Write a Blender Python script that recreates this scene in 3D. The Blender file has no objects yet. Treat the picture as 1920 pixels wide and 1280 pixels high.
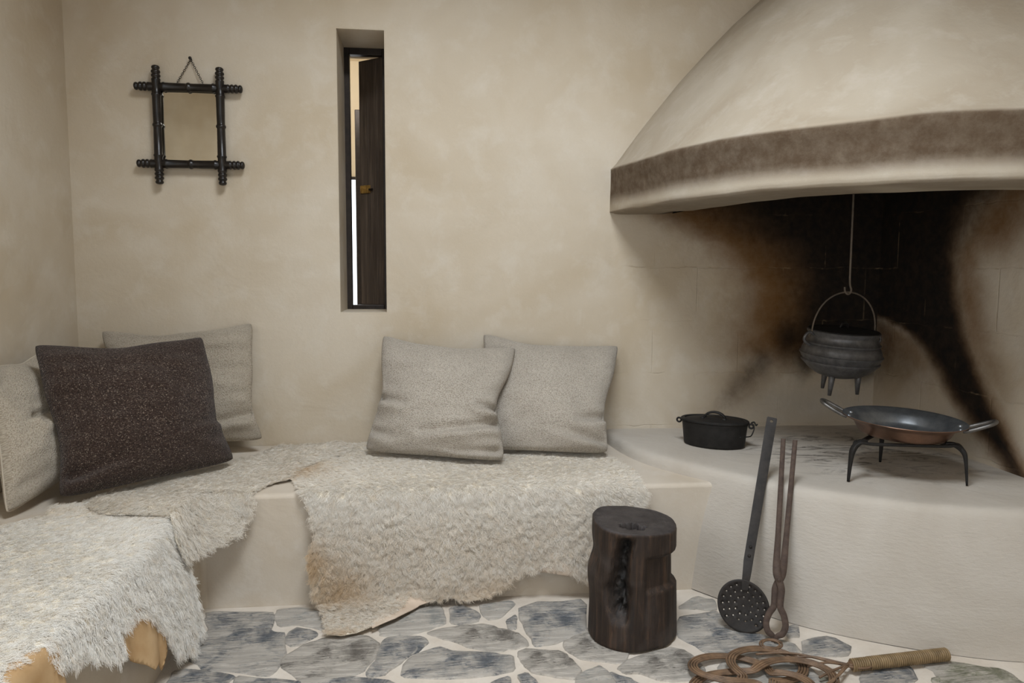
import bpy, bmesh, math, random
import numpy as np
from mathutils import Vector, Matrix, noise
from mathutils.geometry import delaunay_2d_cdt

random.seed(7)
rng = np.random.default_rng(11)
SC = bpy.context.scene
COL = SC.collection
PI = math.pi

# ------------------------------------------------------------------ camera
def camera():
    yaw, pitch, roll = (math.radians(a) for a in (6.327, 5.324, 0.332))
    f = Vector((math.sin(yaw) * math.cos(pitch), math.cos(yaw) * math.cos(pitch), -math.sin(pitch)))
    r = Vector((math.cos(yaw), -math.sin(yaw), 0))
    u = r.cross(f)
    r2 = math.cos(roll) * r + math.sin(roll) * u
    u2 = -math.sin(roll) * r + math.cos(roll) * u
    m = Matrix((r2, u2, -f)).transposed().to_4x4()
    m.translation = Vector((0, -3.32, 1.166))
    cd = bpy.data.cameras.new('camera')
    cd.sensor_width = 36.0
    cd.lens = 36.0 * 1390 / 1920
    cd.clip_start = 0.05
    o = bpy.data.objects.new('camera', cd)
    o.matrix_world = m
    COL.objects.link(o)
    SC.camera = o
camera()

# ------------------------------------------------------------------ world, lights, exposure
W = bpy.data.worlds.new('daylight')
SC.world = W
W.use_nodes = True
W.node_tree.nodes['Background'].inputs['Color'].default_value = (0.86, 0.93, 1.0, 1)
W.node_tree.nodes['Background'].inputs['Strength'].default_value = 2.6

def area(name, loc, direction, sx, sy, watts, col):
    l = bpy.data.lights.new(name, 'AREA')
    l.shape = 'RECTANGLE'
    l.size, l.size_y = sx, sy
    l.energy = watts
    l.color = col
    o = bpy.data.objects.new(name, l)
    o.location = loc
    o.rotation_euler = Vector(direction).to_track_quat('-Z', 'Y').to_euler()
    COL.objects.link(o)
    return o
# unseen sources: inferred roof light and side window, added rear and passage fill
area('roof_light_daylight', (0.20, -2.3, 3.40), (0, 0, -1), 1.0, 1.0, 98, (0.87, 0.935, 1.0))
area('side_window_daylight', (-1.60, -3.35, 1.80), (1, 0, 0), 1.3, 1.3, 17, (0.95, 0.97, 1.0))
area('rear_fill_light', (0.3, -5.35, 1.2), (0, 1, 0), 1.4, 2.2, 2, (0.97, 0.98, 1.0))  # fill lamp added in an assumed rear opening, out of view
area('passage_fill_lamp', (-0.55, 0.62, 2.30), (0, 1, -0.15), 0.5, 0.25, 5, (1.0, 0.97, 0.92))  # lamp added to brighten the cream passage, no opening behind it

vs = SC.view_settings
vs.view_transform = 'Standard'
vs.look = 'None'
vs.exposure = 0.0
vs.gamma = 1.0
vs.use_curve_mapping = False
SC.cycles.max_bounces = 4
try:
    SC.cycles_curves.shape = 'RIBBONS'
except Exception:
    pass

# ------------------------------------------------------------------ helpers: tagging
def tag(o, label=None, cat=None, group=None, kind=None):
    if label: o['label'] = label
    if cat: o['category'] = cat
    if group: o['group'] = group
    if kind: o['kind'] = kind
    return o

def empty(name, loc=(0, 0, 0), rz=0.0):
    o = bpy.data.objects.new(name, None)
    o.empty_display_size = 0.05
    o.location = loc
    o.rotation_euler = (0, 0, rz)
    COL.objects.link(o)
    return o

def mesh_obj(name, verts, faces, mat=None, parent=None, smooth=True):
    me = bpy.data.meshes.new(name)
    me.from_pydata([tuple(map(float, v)) for v in verts], [], [tuple(int(i) for i in f) for f in faces])
    me.update()
    if smooth:
        me.polygons.foreach_set('use_smooth', [True] * len(me.polygons))
    o = bpy.data.objects.new(name, me)
    if mat: me.materials.append(mat)
    COL.objects.link(o)
    if parent: o.parent = parent
    return o

def bm_obj(name, bm, mat=None, parent=None, smooth=False):
    me = bpy.data.meshes.new(name)
    bmesh.ops.recalc_face_normals(bm, faces=bm.faces)
    bm.to_mesh(me); bm.free()
    if smooth:
        me.polygons.foreach_set('use_smooth', [True] * len(me.polygons))
    o = bpy.data.objects.new(name, me)
    if mat: me.materials.append(mat)
    COL.objects.link(o)
    if parent: o.parent = parent
    return o

class MB:
    """collects verts and faces for one mesh"""
    def __init__(s): s.v = []; s.f = []
    def add(s, v, f):
        n = len(s.v)
        s.v += [tuple(p) for p in v]
        s.f += [tuple(i + n for i in q) for q in f]
        return s
    def box(s, a, b):
        (x0, y0, z0), (x1, y1, z1) = a, b
        v = [(x0,y0,z0),(x1,y0,z0),(x1,y1,z0),(x0,y1,z0),(x0,y0,z1),(x1,y0,z1),(x1,y1,z1),(x0,y1,z1)]
        return s.add(v, [(0,3,2,1),(4,5,6,7),(0,1,5,4),(1,2,6,5),(2,3,7,6),(3,0,4,7)])
    def tube(s, pts, rad, n=10, flat=None, up=(0, 0, 1), cap=True):
        """sweep a round (or flat: (w,h)) section along pts"""
        pts = [Vector(p) for p in pts]
        m = len(pts)
        if not hasattr(rad, '__len__'): rad = [rad] * m
        up = Vector(up)
        vs_, fs = [], []
        prev = None
        for i, p in enumerate(pts):
            t = (pts[min(i + 1, m - 1)] - pts[max(i - 1, 0)]).normalized()
            if prev is None:
                a = up - t * up.dot(t)
                if a.length < 1e-4: a = Vector((1, 0, 0)) - t * t.x
            else:
                a = prev - t * prev.dot(t)
            a.normalize(); prev = a
            b = t.cross(a)
            if flat:
                w, h = flat[0] * rad[i], flat[1] * rad[i]
                c = 0.25
                ring = [(-w, -h*(1-c)), (-w*(1-c), -h), (w*(1-c), -h), (w, -h*(1-c)), (w, h*(1-c)), (w*(1-c), h), (-w*(1-c), h), (-w, h*(1-c))]
                vs_ += [p + b * x + a * y for x, y in ring]; k = 8
            else:
                vs_ += [p + (a * math.cos(q) + b * math.sin(q)) * rad[i] for q in (2 * PI * j / n for j in range(n))]; k = n
        for i in range(m - 1):
            for j in range(k):
                fs.append((i*k+j, i*k+(j+1) % k, (i+1)*k+(j+1) % k, (i+1)*k+j))
        if cap:
            fs.append(tuple(range(k - 1, -1, -1))); fs.append(tuple((m-1)*k + j for j in range(k)))
        return s.add(vs_, fs)
    def lathe(s, prof, n=48, cx=0, cy=0, sx=1.0, sy=1.0, close=False):
        v, f = [], []
        for r, z in prof:
            for j in range(n):
                a = 2 * PI * j / n
                v.append((cx + r * sx * math.cos(a), cy + r * sy * math.sin(a), z))
        for i in range(len(prof) - 1):
            for j in range(n):
                f.append((i*n+j, i*n+(j+1) % n, (i+1)*n+(j+1) % n, (i+1)*n+j))
        if close:
            i = len(prof) - 1
            for j in range(n):
                f.append((i*n+j, i*n+(j+1) % n, (j+1) % n, j))
        return s.add(v, f)
    def torus(s, c, R, r, axis='z', n=28, m=10, sx=1.0):
        v, f = [], []
        for i in range(n):
            a = 2 * PI * i / n
            for j in range(m):
                b = 2 * PI * j / m
                x, y, z = (R + r * math.cos(b)) * math.cos(a) * sx, (R + r * math.cos(b)) * math.sin(a), r * math.sin(b)
                p = {'z': (x, y, z), 'y': (x, z, y), 'x': (z, x, y)}[axis]
                v.append((c[0] + p[0], c[1] + p[1], c[2] + p[2]))
        for i in range(n):
            for j in range(m):
                f.append((i*m+j, ((i+1) % n)*m+j, ((i+1) % n)*m+(j+1) % m, i*m+(j+1) % m))
        return s.add(v, f)
    def xf(s, M):
        s.v = [tuple(M @ Vector(p)) for p in s.v]; return s
    def build(s, name, mat=None, parent=None, smooth=True, bevel=0.0, seg=2, auto=None):
        me = bpy.data.meshes.new(name)
        me.from_pydata(s.v, [], s.f)
        bm = bmesh.new(); bm.from_mesh(me)
        bmesh.ops.recalc_face_normals(bm, faces=bm.faces)
        bm.to_mesh(me); bm.free()
        if smooth:
            me.polygons.foreach_set('use_smooth', [True] * len(me.polygons))
        if mat: me.materials.append(mat)
        o = bpy.data.objects.new(name, me)
        COL.objects.link(o)
        if parent: o.parent = parent
        if bevel:
            b = o.modifiers.new('bevel', 'BEVEL'); b.width = bevel; b.segments = seg; b.limit_method = 'ANGLE'
            b.angle_limit = math.radians(40)
        if auto:
            me.set_sharp_from_angle(angle=math.radians(auto))
        return o

def smooth_path(ctrl, n=8):
    """Catmull-Rom through control points"""
    P = [Vector(p) for p in ctrl]
    out = []
    for i in range(len(P) - 1):
        p0, p1, p2, p3 = P[max(i-1, 0)], P[i], P[i+1], P[min(i+2, len(P)-1)]
        for k in range(n):
            t = k / n
            out.append(0.5 * ((2*p1) + (p2-p0)*t + (2*p0-5*p1+4*p2-p3)*t*t + (-p0+3*p1-3*p2+p3)*t*t*t))
    out.append(P[-1])
    return out

# ------------------------------------------------------------------ helpers: materials
def srgb(r, g, b):
    def c(v):
        v /= 255.0
        return v / 12.92 if v <= 0.04045 else ((v + 0.055) / 1.055) ** 2.4
    return (c(r), c(g), c(b), 1.0)

class Mat:
    def __init__(s, name, rough=0.8, metal=0.0, spec=0.5):
        s.m = bpy.data.materials.new(name)
        s.m.use_nodes = True
        s.nt = s.m.node_tree
        s.n = s.nt.nodes
        s.b = s.n['Principled BSDF']
        s.b.inputs['Roughness'].default_value = rough
        s.b.inputs['Metallic'].default_value = metal
        s.b.inputs['Specular IOR Level'].default_value = spec
        s._co = None
    def l(s, a, b): s.nt.links.new(a, b)
    def co(s):
        if s._co is None:
            s._co = s.n.new('ShaderNodeTexCoord').outputs['Object']
        return s._co
    def val(s, v):
        return v
    def mapping(s, scale=(1, 1, 1), rot=(0, 0, 0), src=None):
        m = s.n.new('ShaderNodeMapping')
        m.inputs['Scale'].default_value = scale
        m.inputs['Rotation'].default_value = rot
        s.l(src or s.co(), m.inputs['Vector'])
        return m.outputs['Vector']
    def noise(s, scale, detail=4, rough=0.55, dist=0.0, vec=None):
        t = s.n.new('ShaderNodeTexNoise')
        t.inputs['Scale'].default_value = scale
        t.inputs['Detail'].default_value = detail
        t.inputs['Roughness'].default_value = rough
        t.inputs['Distortion'].default_value = dist
        s.l(vec or s.co(), t.inputs['Vector'])
        return t.outputs['Fac']
    def voronoi(s, scale, vec=None, feature='F1', out='Distance', rand=1.0):
        t = s.n.new('ShaderNodeTexVoronoi')
        t.feature = feature
        t.inputs['Scale'].default_value = scale
        t.inputs['Randomness'].default_value = rand
        s.l(vec or s.co(), t.inputs['Vector'])
        return t.outputs[out]
    def wave(s, scale, dist=0.0, vec=None, direction='X', detail=2):
        t = s.n.new('ShaderNodeTexWave')
        t.bands_direction = direction
        t.inputs['Scale'].default_value = scale
        t.inputs['Distortion'].default_value = dist
        t.inputs['Detail'].default_value = detail
        s.l(vec or s.co(), t.inputs['Vector'])
        return t.outputs['Fac']
    def ramp(s, fac, stops, interp='LINEAR'):
        r = s.n.new('ShaderNodeValToRGB')
        r.color_ramp.interpolation = interp
        e = r.color_ramp.elements
        while len(e) < len(stops): e.new(0.5)
        for k, (p, c) in enumerate(stops):
            e[k].position = p
            e[k].color = c if hasattr(c, '__len__') else (c, c, c, 1)
        s.l(fac, r.inputs['Fac'])
        return r.outputs['Color']
    def mix(s, fac, a, b, mode='MIX'):
        m = s.n.new('ShaderNodeMix'); m.data_type = 'RGBA'; m.blend_type = mode
        for sock, v in ((m.inputs[0], fac), (m.inputs[6], a), (m.inputs[7], b)):
            if hasattr(v, 'is_linked') or hasattr(v, 'links'): s.l(v, sock)
            else: sock.default_value = v
        return m.outputs[2]
    def math(s, op, a, b=None, clamp=False):
        m = s.n.new('ShaderNodeMath'); m.operation = op; m.use_clamp = clamp
        for k, v in enumerate((a, b)):
            if v is None: continue
            if hasattr(v, 'links'): s.l(v, m.inputs[k])
            else: m.inputs[k].default_value = v
        return m.outputs[0]
    def attr(s, name, out='Fac'):
        a = s.n.new('ShaderNodeAttribute'); a.attribute_name = name
        return a.outputs[out]
    def rand(s):
        return s.n.new('ShaderNodeObjectInfo').outputs['Random']
    def color(s, c):
        if hasattr(c, 'links'): s.l(c, s.b.inputs['Base Color'])
        else: s.b.inputs['Base Color'].default_value = c
        return s
    def rough(s, c):
        s.l(c, s.b.inputs['Roughness']); return s
    def bump(s, h, strength=0.3, dist=0.01, chain=None):
        b = s.n.new('ShaderNodeBump')
        b.inputs['Strength'].default_value = strength
        b.inputs['Distance'].default_value = dist
        s.l(h, b.inputs['Height'])
        old = s.b.inputs['Normal'].links
        if old: s.l(old[0].from_socket, b.inputs['Normal'])
        s.l(b.outputs['Normal'], s.b.inputs['Normal'])
        return s

def plaster(name, base, pale, dark, patch=1.6, grain=1.0, soot=False, brown_tone=False):
    m = Mat(name, 0.92, 0, 0.25)
    big = m.noise(patch, 3, 0.6, 0.6)
    mid = m.noise(patch * 4.5, 4, 0.65, 0.3)
    c = m.mix(m.ramp(big, [(0.34, 0), (0.68, 1)]), dark, base)
    c = m.mix(m.ramp(mid, [(0.50, 0), (0.80, 0.55)]), c, pale)
    fine = m.noise(90, 3, 0.7)
    c = m.mix(m.ramp(fine, [(0.3, 0.0), (0.75, 0.16)]), c, dark)
    if soot:
        n1 = m.noise(8, 6, 0.68, 0.25)
        # courses of blockwork telegraphing through the thin plaster of the fireback
        sp = m.n.new('ShaderNodeSeparateXYZ'); m.l(m.co(), sp.inputs[0])
        cb = m.n.new('ShaderNodeCombineXYZ')
        m.l(m.math('SUBTRACT', sp.outputs[0], sp.outputs[1]), cb.inputs[0])
        wob = m.math('MULTIPLY', m.math('SUBTRACT', m.noise(9, 3, 0.6), 0.5), 0.035)
        m.l(m.math('ADD', m.math('SUBTRACT', sp.outputs[2], 0.215), wob), cb.inputs[1])
        bt = m.n.new('ShaderNodeTexBrick')
        bt.inputs['Scale'].default_value = 1.0
        bt.inputs['Brick Width'].default_value = 0.41
        bt.inputs['Row Height'].default_value = 0.245
        bt.inputs['Mortar Size'].default_value = 0.0045
        bt.inputs['Mortar Smooth'].default_value = 0.6
        m.l(cb.outputs[0], bt.inputs['Vector'])
        joint = m.math('MULTIPLY', m.math('MULTIPLY', bt.outputs['Fac'], m.attr('fire')), m.ramp(m.noise(4.5, 3, 0.6), [(0.46, 0.0), (0.66, 1)]))
        n2 = m.noise(30, 4, 0.6)
        # smoky stains with hood shade painted in: masks worked out per vertex, broken up by noise
        for att, colr, gain in (('ash', srgb(150, 146, 138), 0.7), ('ochre', srgb(112, 77, 36), 1.0), ('soot', srgb(24, 20, 17), 1.0)):
            a = m.attr(att)
            k = m.math('ADD', a, m.math('MULTIPLY', m.math('SUBTRACT', n1, 0.5), m.math('MULTIPLY', m.math('MULTIPLY', a, m.math('SUBTRACT', 1.0, a)), 3.0)))
            k = m.math('ADD', k, m.math('MULTIPLY', m.math('SUBTRACT', n2, 0.5), m.math('MULTIPLY', a, 0.22)))
            k = m.math('MULTIPLY', k, gain, True)
            c = m.mix(k, c, colr)
        c = m.mix(m.math('MULTIPLY', joint, m.ramp(m.noise(11, 3), [(0.5, 0.05), (0.62, 0.55)])), c, srgb(150, 128, 98))
        m.bump(m.math('SUBTRACT', 1.0, joint), 0.5, 0.005)
    if brown_tone:
        a = m.attr('brown_tone')
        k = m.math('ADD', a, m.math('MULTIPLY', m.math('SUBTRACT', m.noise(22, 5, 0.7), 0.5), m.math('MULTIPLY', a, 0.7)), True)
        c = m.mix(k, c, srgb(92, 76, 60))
    m.color(c)
    m.bump(m.noise(4.0, 3, 0.6, 0.8), 0.30, 0.02 * grain)
    m.bump(m.noise(60, 4, 0.7), 0.32, 0.004 * grain)
    return m

M = {}
M['wall'] = plaster('wall_plaster', srgb(205, 194, 177), srgb(213, 206, 194), srgb(190, 175, 152), soot=True).m
M['hood'] = plaster('hood_plaster', srgb(186, 176, 160), srgb(197, 189, 177), srgb(170, 157, 138), patch=2.2, brown_tone=True).m
M['bench'] = plaster('bench_plaster', srgb(209, 199, 185), srgb(217, 211, 202), srgb(196, 183, 165), patch=2.0, grain=0.7).m
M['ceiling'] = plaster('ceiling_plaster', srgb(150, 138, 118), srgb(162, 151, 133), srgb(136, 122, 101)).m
M['wall_plain'] = plaster('side_wall_plaster', srgb(205, 194, 177), srgb(213, 206, 194), srgb(190, 175, 152)).m

def hearth_mat():
    m = Mat('hearth_plaster', 0.85, 0, 0.3)
    big = m.noise(2.0, 5, 0.6, 0.6)
    c = m.mix(m.ramp(big, [(0.35, 0), (0.7, 1)]), srgb(184, 175, 163), srgb(199, 192, 182))
    # smudges of ash and soot lying on the hearth top
    n = m.noise(6.5, 7, 0.72, 1.6, vec=m.mapping((1.0, 2.2, 1.0), (0, 0, 0.5)))
    a = m.attr('soot')
    k = m.math('MULTIPLY', m.ramp(n, [(0.50, 0), (0.66, 1)]), a, True)
    c = m.mix(k, c, srgb(74, 68, 62))
    m.color(c)
    m.bump(m.noise(3.2, 5, 0.6, 0.8), 0.3, 0.02)
    m.bump(m.noise(34, 5, 0.7, vec=m.mapping((1, 1, 3.0))), 0.45, 0.005)
    m.bump(m.noise(240, 2, 0.6), 0.25, 0.001)
    return m.m
M['hearth'] = hearth_mat()
m = Mat('flue_soot', 0.95, 0, 0.2); m.color(m.ramp(m.noise(5), [(0.3, srgb(16, 13, 11)), (0.8, srgb(52, 40, 28))])); M['flue'] = m.m

m = Mat('mortar', 0.95, 0, 0.2)
m.color(m.mix(m.ramp(m.noise(6, 5, 0.6), [(0.3, 0), (0.7, 1)]), srgb(200, 188, 173), srgb(220, 211, 199)))
m.bump(m.noise(24, 6, 0.7), 0.6, 0.006); m.bump(m.noise(180, 3), 0.3, 0.0015)
M['mortar'] = m.m

def stone_mat(name, dark, mid, white, rot, cover):
    m = Mat(name, 0.75, 0, 0.35)
    vec = m.mapping((1, 1, 1), (0, 0, rot))
    st = m.mapping((3.2, 14, 3.2), (0, 0, rot))
    n = m.noise(3.0, 8, 0.78, 1.4, vec=st)
    c = m.ramp(n, [(0.38, dark), (0.47, mid), (0.55, mid), (0.62, white)])
    fl_ = m.noise(12, 7, 0.85, 2.0, vec=m.mapping((1.6, 4.5, 1.6), (0, 0, rot + 0.45)))
    c = m.mix(m.ramp(fl_, [(0.38, 0.85), (0.46, 0.0)]), c, dark)
    big = m.noise(5.5, 5, 0.62, 0.6)
    w = m.ramp(m.math('ADD', m.math('MULTIPLY', big, 0.5), m.math('MULTIPLY', m.noise(3.5, 8, 0.8, 1.6, vec=st), 0.5)), [(0.44 + cover, 0), (0.53 + cover, 1)])
    w = m.math('MAXIMUM', w, m.math('MULTIPLY', m.attr('rim'), m.ramp(m.noise(11, 6, 0.75, 0.8), [(0.43, 0), (0.53, 1)])))
    c = m.mix(m.math('MULTIPLY', w, 0.9), c, srgb(212, 204, 193))
    m.color(c)
    m.bump(n, 0.9, 0.014); m.bump(m.noise(60, 4), 0.35, 0.003)
    return m.m
M['s'] = stone_mat('blue_slate', srgb(70, 75, 82), srgb(118, 122, 127), srgb(186, 186, 184), 0.5, -0.005)
M['b'] = stone_mat('brown_slate', srgb(82, 76, 69), srgb(128, 122, 114), srgb(188, 184, 178), 0.35, -0.015)
M['g'] = stone_mat('pale_slate', srgb(112, 116, 116), srgb(156, 158, 156), srgb(200, 199, 194), 0.2, -0.045)
M['o'] = stone_mat('olive_slate', srgb(104, 104, 82), srgb(142, 142, 120), srgb(190, 188, 174), 0.1, 0.0)

def iron(name, c0, c1, rough=0.55, metal=0.6, bs=40):
    m = Mat(name, rough, metal, 0.35)
    n = m.noise(bs, 5, 0.65)
    m.color(m.ramp(n, [(0.3, c0), (0.75, c1)]))
    m.bump(n, 0.2, 0.002)
    return m.m
M['cast'] = iron('cast_iron', srgb(78, 77, 77), srgb(112, 110, 110), 0.42, 0.5)
M['black'] = iron('black_iron', srgb(30, 28, 27), srgb(44, 42, 40), 0.6, 0.3)
M['wrought'] = iron('wrought_iron', srgb(30, 27, 25), srgb(54, 48, 44), 0.6, 0.12)
M['rusty'] = iron('rusty_iron', srgb(60, 48, 42), srgb(92, 76, 66), 0.62, 0.4)
M['rod'] = iron('rod_iron', srgb(92, 84, 74), srgb(120, 108, 96), 0.6, 0.5)
M['copper'] = iron('worn_copper', srgb(92, 72, 60), srgb(146, 112, 92), 0.42, 0.75, 9)
M['tin'] = iron('tinned_lining', srgb(116, 120, 124), srgb(160, 163, 166), 0.36, 0.75, 20)
M['steel'] = iron('handle_steel', srgb(92, 90, 88), srgb(134, 130, 126), 0.4, 0.8, 30)
M['bronze'] = iron('dark_bronze', srgb(36, 30, 26), srgb(54, 45, 38), 0.35, 0.4)
m = Mat('brass', 0.35, 0.6); m.color(m.ramp(m.noise(60), [(0.3, srgb(120, 84, 36)), (0.7, srgb(222, 178, 96))])); M['brass'] = m.m
m = Mat('ebonised_wood', 0.32, 0, 0.45); m.color(m.ramp(m.noise(30, 4), [(0.3, srgb(20, 17, 15)), (0.8, srgb(42, 35, 30))])); m.bump(m.noise(60, 3), 0.2, 0.001); M['ebony'] = m.m
m = Mat('mirror_glass', 0.06, 1.0); m.color(m.ramp(m.noise(8, 5), [(0.3, srgb(206, 198, 182)), (0.8, srgb(226, 220, 206))])); M['mirror'] = m.m

m = Mat('dark_stained_wood', 0.55, 0, 0.4)
g = m.noise(6, 6, 0.65, 0.6, vec=m.mapping((9, 9, 0.5)))
m.color(m.ramp(g, [(0.3, srgb(58, 48, 40)), (0.55, srgb(88, 75, 64)), (0.8, srgb(120, 104, 89))])); m.bump(g, 0.3, 0.003)
M['shutter'] = m.m
m = Mat('cream_paint', 0.8); m.color(m.ramp(m.noise(2), [(0.3, srgb(222, 204, 172)), (0.7, srgb(232, 217, 190))])); M['cream'] = m.m

def stump_mat():
    m = Mat('dark_old_wood', 0.6, 0, 0.4)
    g = m.noise(5, 7, 0.68, 0.5, vec=m.mapping((11, 11, 1.0)))
    p = m.noise(7, 5, 0.6, 0.5)
    c = m.ramp(g, [(0.28, srgb(24, 18, 15)), (0.52, srgb(50, 38, 30)), (0.8, srgb(96, 72, 54))])
    c = m.mix(m.ramp(p, [(0.5, 0), (0.75, 0.5)]), c, srgb(84, 76, 72))
    a = m.attr('top')
    c = m.mix(a, c, m.ramp(m.noise(26, 5), [(0.3, srgb(50, 45, 44)), (0.8, srgb(78, 72, 70))]))
    ch = m.attr('recess')
    c = m.mix(ch, c, m.ramp(m.noise(60, 5), [(0.35, srgb(12, 11, 10)), (0.8, srgb(58, 53, 50))]))  # darker inside the side crack and the top hole
    m.color(c)
    m.bump(g, 0.55, 0.008); m.bump(m.noise(70, 4), 0.3, 0.002)
    return m.m
M['stump'] = stump_mat()

m = Mat('cane', 0.5, 0, 0.45)
g = m.noise(14, 5, 0.6, vec=m.mapping((2, 2, 2)))
m.color(m.mix(m.rand(), m.ramp(g, [(0.3, srgb(78, 60, 46)), (0.7, srgb(122, 96, 74))]), m.ramp(g, [(0.3, srgb(92, 72, 54)), (0.75, srgb(148, 118, 90))])))
m.bump(m.noise(160, 3), 0.3, 0.0008); M['cane'] = m.m
m = Mat('cane_wrap', 0.5, 0, 0.45); m.color(m.ramp(m.noise(30, 4), [(0.3, srgb(108, 88, 60)), (0.7, srgb(150, 126, 92))])); M['wrap'] = m.m

def fabric(name, c0, c1, c2, fleck=None, fine=118):
    m = Mat(name, 0.95, 0, 0.15)
    uv = m.n.new('ShaderNodeTexCoord').outputs['UV']
    v = m.voronoi(fine, vec=m.mapping((1.0, 1.25, 1.0), (0, 0, 0.35), uv))
    n = m.noise(95, 4, 0.7, vec=uv)
    big = m.noise(5, 4, 0.6, vec=uv)
    c = m.ramp(v, [(0.10, c2), (0.42, c1), (0.75, c0)])
    c = m.mix(m.ramp(n, [(0.35, 0), (0.7, 0.6)]), c, c1)
    c = m.mix(m.ramp(big, [(0.35, 0), (0.7, 0.25)]), c, c0)
    if fleck:
        f = m.voronoi(150, vec=uv, out='Color')
        sep = m.n.new('ShaderNodeSeparateColor'); m.l(f, sep.inputs[0])
        c = m.mix(m.math('MULTIPLY', m.ramp(sep.outputs[0], [(0.62, 0), (0.95, 0.8)]), m.ramp(v, [(0.15, 1), (0.5, 0)])), c, fleck)
    m.color(c)
    m.bump(m.math('SUBTRACT', 1.0, v), 0.9, 0.0035)
    m.bump(n, 0.4, 0.0015)
    try:
        m.b.inputs['Sheen Weight'].default_value = 0.15
    except Exception: pass
    return m.m
M['grey_cloth'] = fabric('oatmeal_weave', srgb(150, 140, 127), srgb(190, 181, 168), srgb(208, 200, 188), fine=150)
M['beige_cloth'] = fabric('pale_beige_weave', srgb(152, 140, 123), srgb(190, 179, 162), srgb(208, 198, 182), fine=150)
M['brown_cloth'] = fabric('brown_weave', srgb(40, 30, 26), srgb(66, 52, 45), srgb(92, 76, 66), fleck=srgb(170, 154, 138), fine=135)

def wool_mat(name, c0, c1, tan):
    m = Mat(name, 0.9, 0, 0.1)
    info = m.n.new('ShaderNodeHairInfo')
    c = m.mix(info.outputs['Random'], c0, c1)
    c = m.mix(m.attr('tint'), c, tan)
    # diffuse wool that lets a little light through each fibre
    d = m.n.new('ShaderNodeBsdfDiffuse'); t = m.n.new('ShaderNodeBsdfTranslucent'); mx = m.n.new('ShaderNodeMixShader')
    mx.inputs[0].default_value = 0.25
    m.l(c, d.inputs[0]); m.l(c, t.inputs[0]); m.l(d.outputs[0], mx.inputs[1]); m.l(t.outputs[0], mx.inputs[2])
    m.l(mx.outputs[0], m.n['Material Output'].inputs['Surface'])
    return m.m
M['wool'] = wool_mat('cream_wool', srgb(255, 253, 249), srgb(247, 243, 235), srgb(226, 202, 166))
M['wool2'] = wool_mat('greyish_wool', srgb(254, 251, 245), srgb(241, 233, 220), srgb(216, 190, 154))
m = Mat('tanned_hide', 0.8, 0, 0.3); m.color(m.ramp(m.noise(9, 5), [(0.3, srgb(176, 140, 96)), (0.75, srgb(208, 178, 138))])); m.bump(m.noise(40), 0.3, 0.002); M['hide'] = m.m
m = Mat('pale_hide', 0.8, 0, 0.3); m.color(m.ramp(m.noise(9, 5), [(0.3, srgb(196, 176, 156)), (0.75, srgb(214, 198, 180))])); m.bump(m.noise(40), 0.3, 0.002); M['pale_hide'] = m.m
m = Mat('wool_ground', 0.9, 0, 0.1); m.color(m.ramp(m.noise(30, 3), [(0.3, srgb(214, 202, 182)), (0.75, srgb(230, 222, 206))])); M['ground'] = m.m

# ================================================================== STRUCTURE
XL, XR = -1.486, 2.12           # side walls
HC = (XR, 0.0)                  # fireplace corner
ZC = 2.95                       # ceiling height
YR = -5.2                       # rear wall

def sstep(a, b, x):
    t = np.clip((x - a) / (b - a), 0, 1)
    return t * t * (3 - 2 * t)

def fnoise(p, s=1.0):
    return noise.noise(Vector(p) * s)

def grid_lines(a, b, step, extra=()):
    n = max(1, int(round((b - a) / step)))
    L = sorted(set([round(a + (b - a) * i / n, 5) for i in range(n + 1)] + [round(e, 5) for e in extra]))
    out = [L[0]]
    for v in L[1:]:
        if v - out[-1] < step * 0.25 and v not in [round(e, 5) for e in extra]:
            continue
        if v - out[-1] < step * 0.25 and out[-1] not in [round(e, 5) for e in extra] and len(out) > 1:
            out[-1] = v
        else:
            out.append(v)
    return out

def hood_cut(r, z):
    rp = np.interp(z, [1.42, 1.43, 1.65, 1.917, 2.164, 2.392, 2.6, 2.95], [9, 1.27, 1.25, 1.05, 0.83, 0.60, 0.38, 0.30])
    return 1 - sstep(-0.05, 0.0, r - rp)

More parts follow.
